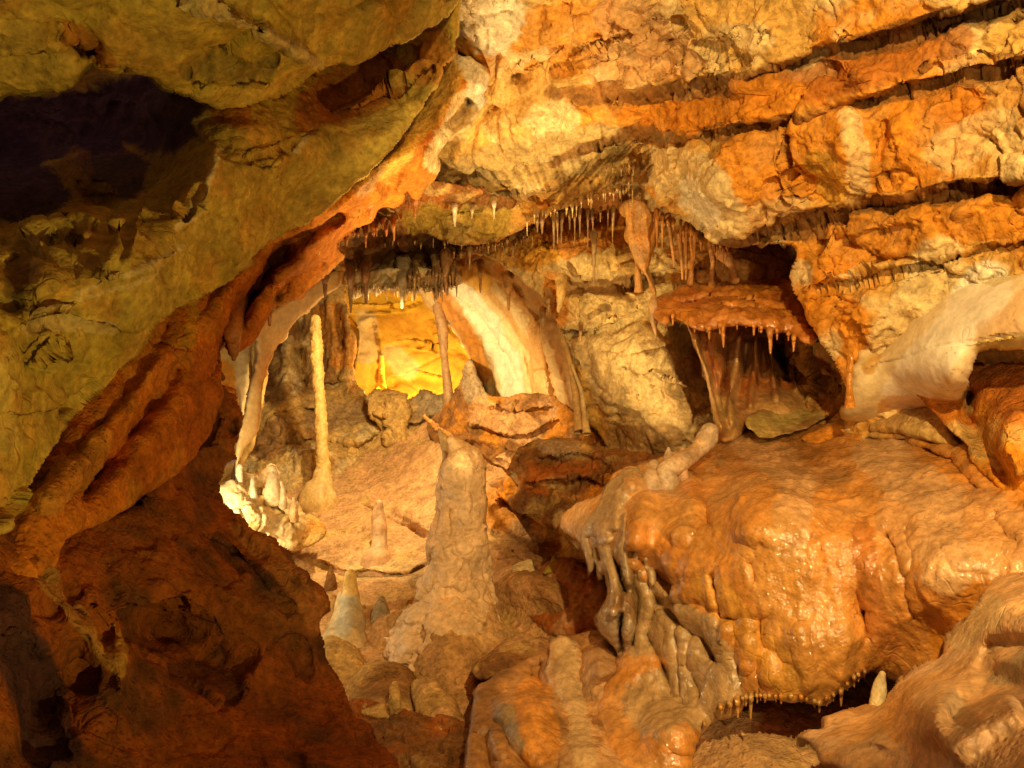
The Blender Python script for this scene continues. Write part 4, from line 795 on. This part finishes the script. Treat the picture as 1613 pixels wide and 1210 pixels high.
for x, y, L, r in [(1062,498,18,4),(1098,515,18,4),(1110,518,10,3),(1120,516,22,4),(1133,512,26,5),(1143,512,34,4.5),(1159,508,12,4),(1172,508,10,4),(1184,512,22,4.5),(1200,516,14,4),(1211,520,34,6),(1226,520,16,4),(1240,526,18,4),(1254,530,24,4),(1270,536,16,4),(1105,514,8,3),(1192,512,12,3),(1283,536,12,3)]:
    Dd = float(np.interp(x, [1030,1110,1200,1290], [3.65,3.42,3.3,3.32]))
    drip(x+rnd.uniform(-4,4), y-3, Dd, L*rnd.uniform(.6,1.2), r*rnd.uniform(.6,.95), ((.55,.2,.03),ORANGE), M_WET, parent=sh)
spire('hanging_spindle', [(1030,470,3.78,5),(1029,480,3.76,7),(1030,500,3.75,7),(1031,515,3.75,4),(1033,528,3.75,1.5)], M_DAMP, base=((.55,.33,.15),), tip='both', na=24, rough=.08, parent=sh)

# flowstone mound: knobs on top, curtain columns at its left side
stalag([(1118,680,3.25,14),(1113,692,3.24,17),(1102,706,3.2,13),(1088,718,3.16,13),(1070,730,3.1,16),(1050,742,3.05,16)], 'smooth pale club-shaped stalagmite on top of the flowstone mound', ((.62,.45,.27),PINK), mat=M_DAMP, rough=.05)
stalag([(1053,706,3.2,2),(1053,718,3.2,7),(1052,738,3.15,10)], 'small sharp cone left of the pale club-shaped stalagmite', ((.6,.42,.24),), mat=M_DAMP, rough=.05)
stalag([(1075,708,3.18,5),(1075,720,3.16,8),(1073,740,3.1,10)], 'stubby knob squeezed against the pale club-shaped stalagmite', ((.6,.36,.18),), mat=M_DAMP, rough=.05)
stalag([(1031,733,3.1,9),(1030,745,3.08,13),(1026,760,3.05,18)], 'rounded stub at the upper left shoulder of the flowstone mound', ((.6,.4,.22),), mat=M_DAMP, rough=.06)
relief('dripstone_curtain', [(978,744),(992,738),(1006,739),(1018,748),(1024,765),(1030,790),(1026,830),(1030,870),(1034,915),(1024,925),(1016,900),(1006,915),(1000,900),(996,935),(1002,965),(1000,990),(996,1015),(990,1042),(980,1046),(972,1026),(956,1008),(944,996),(942,972),(950,950),(958,932),(952,905),(944,912),(938,890),(930,905),(922,880),(914,850),(922,822),(945,792),(956,765)],
    [(996,742,3.12),(960,790,3.05),(1010,790,3.0),(980,850,2.86),(925,860,3.1),(1025,860,2.84),(975,920,2.84),(965,980,2.80),(990,1035,2.84)],
    h=1.5, rr=12, bulge=1.4, back=.3, warp=3, jag=2, recipe=[('fbm',.3,.02),('ridge',.08,.012,(1,1,.2)),('knob',.05,.006),('fine',.02,.003)], base=((.46,.30,.14),(.56,.34,.15),BROWN),
    feats=[('groove',[(962,850),(972,890),(984,940)],6,.16),('groove',[(996,850),(996,900)],5,.09),('groove',[(1008,850),(1010,900)],4,.09),('groove',[(1020,850),(1024,900)],4,.08),('groove',[(940,840),(950,890)],4,.08),('groove',[(930,840),(938,885)],3,.06),('groove',[(978,960),(978,1030)],5,.08),
       ('ridge',[(985,800),(984,860),(990,930)],6,.05),('ridge',[(1002,830),(1004,890)],4,.04),('ridge',[(950,820),(962,880),(970,930),(962,980)],9,.05),('ridge',[(1014,840),(1018,895)],3,.04),('ridge',[(990,745),(975,800),(965,840)],14,.05)],
    blobs=[(960,975,18,28,0,.05),(990,990,12,22,0,.04),(1000,765,16,20,0,.06)], paint=[([(1000,760),(1000,800)],14,(.62,.32,.1),.8),([(960,980),(985,1000)],22,(.45,.36,.26),.6)], mat=M_WET,
    label='grey-brown hanging dripstone curtain with a domed head on the left flank of the mound', cat='drapery')
MD = sorted([(1062,1172,14,4),(1085,1160,10,4),(1135,1112,12,4),(1150,1108,14,4),(1162,1100,30,5),(1183,1092,40,5),(1175,1094,18,4),(1205,1094,12,4),(1230,1094,14,4),(1245,1094,12,4),(1262,1096,10,4),(1283,1102,12,4),(1291,1104,18,4),(1302,1098,14,4),(1325,1084,28,4),(1345,1064,18,4),(1352,1060,14,3),(1362,1056,10,3),(1212,1094,8,3),(1170,1098,12,3),(1110,1138,10,3),(1192,1093,14,3),(1198,1094,9,3),(1222,1095,10,3),(1271,1100,9,3),(1313,1092,12,3),(1335,1075,12,3),(1148,1106,8,3)])
for i, (x, y, L, r) in enumerate(MD):
    drip(x, y, float(np.interp(x, [1060,1180,1360], [2.42,2.36,2.26])), L, r, ((.55,.3,.08),ORANGE), M_WET, label=place_label('small orange drip under the edge of the flowstone mound', i, len(MD)), group='drips along the lower edge of the mound', name='stalactite', cat='stalactite')
stalag([(1390,1062,2.1,5),(1386,1080,2.1,10),(1383,1110,2.08,13)], 'little pale cone behind the foreground flowstone spur', (CREAM,))

# hanging draperies at the centre right
relief('hanging_drapery', [(985,320),(1010,318),(1030,340),(1032,380),(1025,410),(1020,430),(1030,450),(1033,465),(1026,456),(1016,432),(1005,420),(996,404),(988,370)],
    [(990,330,3.95),(1030,340,3.95),(1030,460,3.9)], h=1.4, rr=9, back=.06, warp=2, jag=1.5, recipe=[('ridge',.08,.012,(1,1,.2)),('fine',.02,.002)], base=((.5,.3,.11),ORANGE), mat=M_DAMP,
    label='broad brown hanging drapery tapering to a point above the shelf', cat='drapery')
spire('column', [(1004,395,4.0,5),(1005,430,4.0,5),(1006,460,4.02,7)], M_DAMP, base=((.5,.24,.06),), na=20, rough=.12, label='thin orange rod behind the broad hanging drapery', cat='column')
for i, (pts, lb) in enumerate([
    ([(1052,340,3.9,5),(1055,360,3.9,3),(1060,400,3.9,2.5),(1062,420,3.9,1.2)], 'thin pale forked stalactite right of the broad drapery'),
    ([(1090,375,3.85,5),(1091,400,3.85,3.5),(1089,430,3.85,3.5),(1087,446,3.85,5)], 'orange rod joining ceiling and shelf, leftmost of the thick ones'),
    ([(1122,395,3.8,6),(1123,415,3.8,4),(1121,438,3.82,4),(1121,448,3.85,6)], 'orange rod joining ceiling and shelf below the cream nose'),
    ([(1140,400,3.75,13),(1148,412,3.75,8),(1154,425,3.75,5),(1157,440,3.8,8)], 'funnel-shaped orange drapery reaching down to the shelf'),
    ([(1070,370,3.9,4),(1073,400,3.9,3),(1075,440,3.9,1.5)], 'long thin brown stalactite between the drapery and the rods'),
    ([(1080,375,3.88,3),(1081,410,3.88,2.5),(1080,440,3.88,1.2)], 'long thin orange stalactite beside the leftmost thick rod')]):
    spire('stalactite', pts, M_DAMP, base=((.55,.27,.08),ORANGE), na=20, ns=50, rough=.12, tip='both', label=lb, cat='stalactite')
spire('stalactite', [(884,440,4.55,10),(884,460,4.5,8),(882,480,4.5,5),(880,490,4.5,3)], M_DAMP, base=(TAN,ORANGE), na=24, rough=.15, tip='both', label='stubby tan stalactite under the orange bed left of centre', cat='stalactite')

# stalactite groups
def cluster(n, xs, ys, Ds, Lr, rr_, base, mat, label, group, seed):
    g = random.Random(seed)
    for i, t in enumerate(sorted((i+.5+g.uniform(-.95, .95))/n for i in range(n))):
        x = float(np.interp(t, np.linspace(0, 1, len(xs)), xs)); y = float(np.interp(t, np.linspace(0, 1, len(ys)), ys))+g.uniform(-6, 4); D = float(np.interp(t, np.linspace(0, 1, len(Ds)), Ds))+g.uniform(-.12, .12)
        u = g.random(); L = Lr[0]+(Lr[1]-Lr[0])*u*u*1.25; drip(x, y, D, L, g.uniform(*rr_), base, mat, label=place_label(label, i, n), group=group, name='stalactite', cat='stalactite')
DB = ((.36,.22,.10),TAN); LB = ((.52,.34,.14),BROWN)
relief('stalactite_comb', [(545,432),(580,428),(640,424),(700,424),(724,432),(722,446),(700,456),(690,448),(676,458),(655,456),(640,462),(622,454),(606,458),(590,466),(575,458),(556,462)],
    [(550,440,5.1),(640,440,5.15),(720,440,5.05)], h=1.4, rr=8, back=.4, jag=5, recipe=[('knob',.12,.06),('ridge',.1,.04,(1,1,.3)),('fine',.03,.01)], base=((.5,.38,.18),CREAM,BROWN), mat=M_DAMP,
    label='knobbly cream calcite band that the comb of short stalactites hangs from', cat='calcite band')
cluster(38, (830,900,960,1010), (345,322,305,300), (4.15,4.1,4.0,3.9), (5,22), (.9,2.1), LB, M_SPEL, 'pale fringe stalactite below the central ceiling bed', 'stalactite fringe below the central ceiling bed', 1)
cluster(18, (835,900,970), (350,338,330), (4.45,4.4,4.2), (12,50), (1.5,3.2), DB, M_DAMP, 'brown stalactite hanging behind the pale fringe', 'brown stalactites behind the pale fringe', 2)
cluster(14, (955,1000,985), (265,262,298), (3.9,3.85,3.85), (6,15), (.9,1.6), LB, M_SPEL, 'tiny soda straw in the small ceiling pocket', 'soda straws in the ceiling pocket', 3)
cluster(26, (1030,1080,1120,1150), (340,360,385,395), (3.8,3.75,3.65,3.6), (8,46), (1.2,3.2), ((.52,.24,.05),RUST), M_DAMP, 'orange stalactite above the flowstone shelf', 'orange stalactites above the shelf', 4)
cluster(46, (552,620,680,722), (458,456,456,450), (5.05,5.08,5.05,5.0), (4,18), (1.0,2.4), ((.62,.48,.28),CREAM), M_SPEL, 'cream comb stalactite above the golden wall', 'cream stalactite comb above the golden wall', 5)
cluster(22, (640,680,700,722), (432,430,430,434), (4.95,4.9,4.9,4.9), (10,38), (1.4,3.2), DB, M_DAMP, 'brown stalactite in front of the cream comb', 'brown stalactites in front of the cream comb', 6)
cluster(26, (455,520,580,640), (385,382,366,345), (3.75,3.75,3.85,4.05), (6,26), (1.5,4.0), ((.36,.14,.03),RUST), M_DAMP, 'dark rusty stalactite under the orange drape', 'rusty stalactites under the orange drape', 7)
cluster(28, (715,760,800,840), (400,388,384,372), (4.95,4.9,4.85,4.75), (5,22), (.9,2.2), DB, M_SPEL, 'small stalactite over the arched wall', 'stalactites over the arched wall', 8)
cluster(20, (600,700,760,800), (384,384,388,384), (4.7,4.8,4.8,4.8), (4,12), (.9,1.7), LB, M_SPEL, 'tiny stalactite on the dark ceiling recess edge', 'tiny stalactites on the dark recess edge', 9)
for (x, y, D, L, r, b, lb) in [
    (635,440,5.02,44,9,(GREY,TAN),'fattest grey blade-shaped stalactite over the golden wall'),
    (552,432,4.6,60,6,((.3,.16,.07),BROWN),'dark brown stalactite with a white tip, leftmost above the golden wall'),
    (576,430,4.6,48,6.5,((.3,.16,.07),BROWN),'dark forked stalactite next to the leftmost one above the golden wall'),
    (511,432,4.4,36,7,((.3,.14,.06),BROWN),'dark stalactite hanging where the pale rib meets the ceiling'),
    (688,425,5.0,46,6,DB,'dark brown stalactite right of the grey blade'),(703,420,4.95,44,7,((.46,.25,.1),),'thick tan stalactite at the right end of the comb'),
    (740,395,4.85,30,4,DB,'lone dark stalactite over the upper end of the arched wall'),
    (716,322,4.35,34,5,((.66,.5,.3),),'pale stalactite with flared root under the smooth ceiling'),(778,318,4.3,26,4,((.7,.55,.34),),'whitish stalactite under the smooth ceiling, right of the flared one'),
    (744,330,4.35,14,3,((.66,.5,.3),),'tiny pale stalactite between the two under the smooth ceiling'),
    (655,310,4.05,32,8,((.4,.15,.03),RUST),'dark orange tooth hanging at the right end of the drape'),(646,305,4.05,28,4,((.34,.12,.03),),'thin dark tooth left of the dark orange tooth'),
    (582,312,3.3,30,10,((.6,.26,.06),ORANGE),'bright orange pointed lobe on the drape'),(500,378,3.2,22,8,((.5,.3,.08),),'ochre tooth hanging from the drape left of the opening'),
    (366,515,2.85,50,15,((.4,.15,.03),RUST),'big dark orange blade hanging at the left of the opening'),(423,482,3.3,30,9,((.34,.14,.04),),'dark blade pointing down before the pale rib'),
    (757,425,5.5,36,4,((.5,.26,.08),),'curved tan stalactite near the top of the arched wall'),(800,452,5.1,36,6,((.55,.3,.1),),'curved orange horn stalactite on the arched wall'),
    (865,470,4.6,20,4,LB,'small pale horn at the right of the arched wall'),(915,520,4.3,22,3,LB,'whitish drip on the cracked cream block'),(936,380,4.3,70,4,DB,'long thin brown stalactite against the cream block'),
    (855,500,4.7,18,4,DB,'stubby drip above the right end of the arched wall')]:
    drip(x, y, D, L, r, b, M_DAMP if b is not LB else M_SPEL, label=lb, name='stalactite', cat='stalactite')
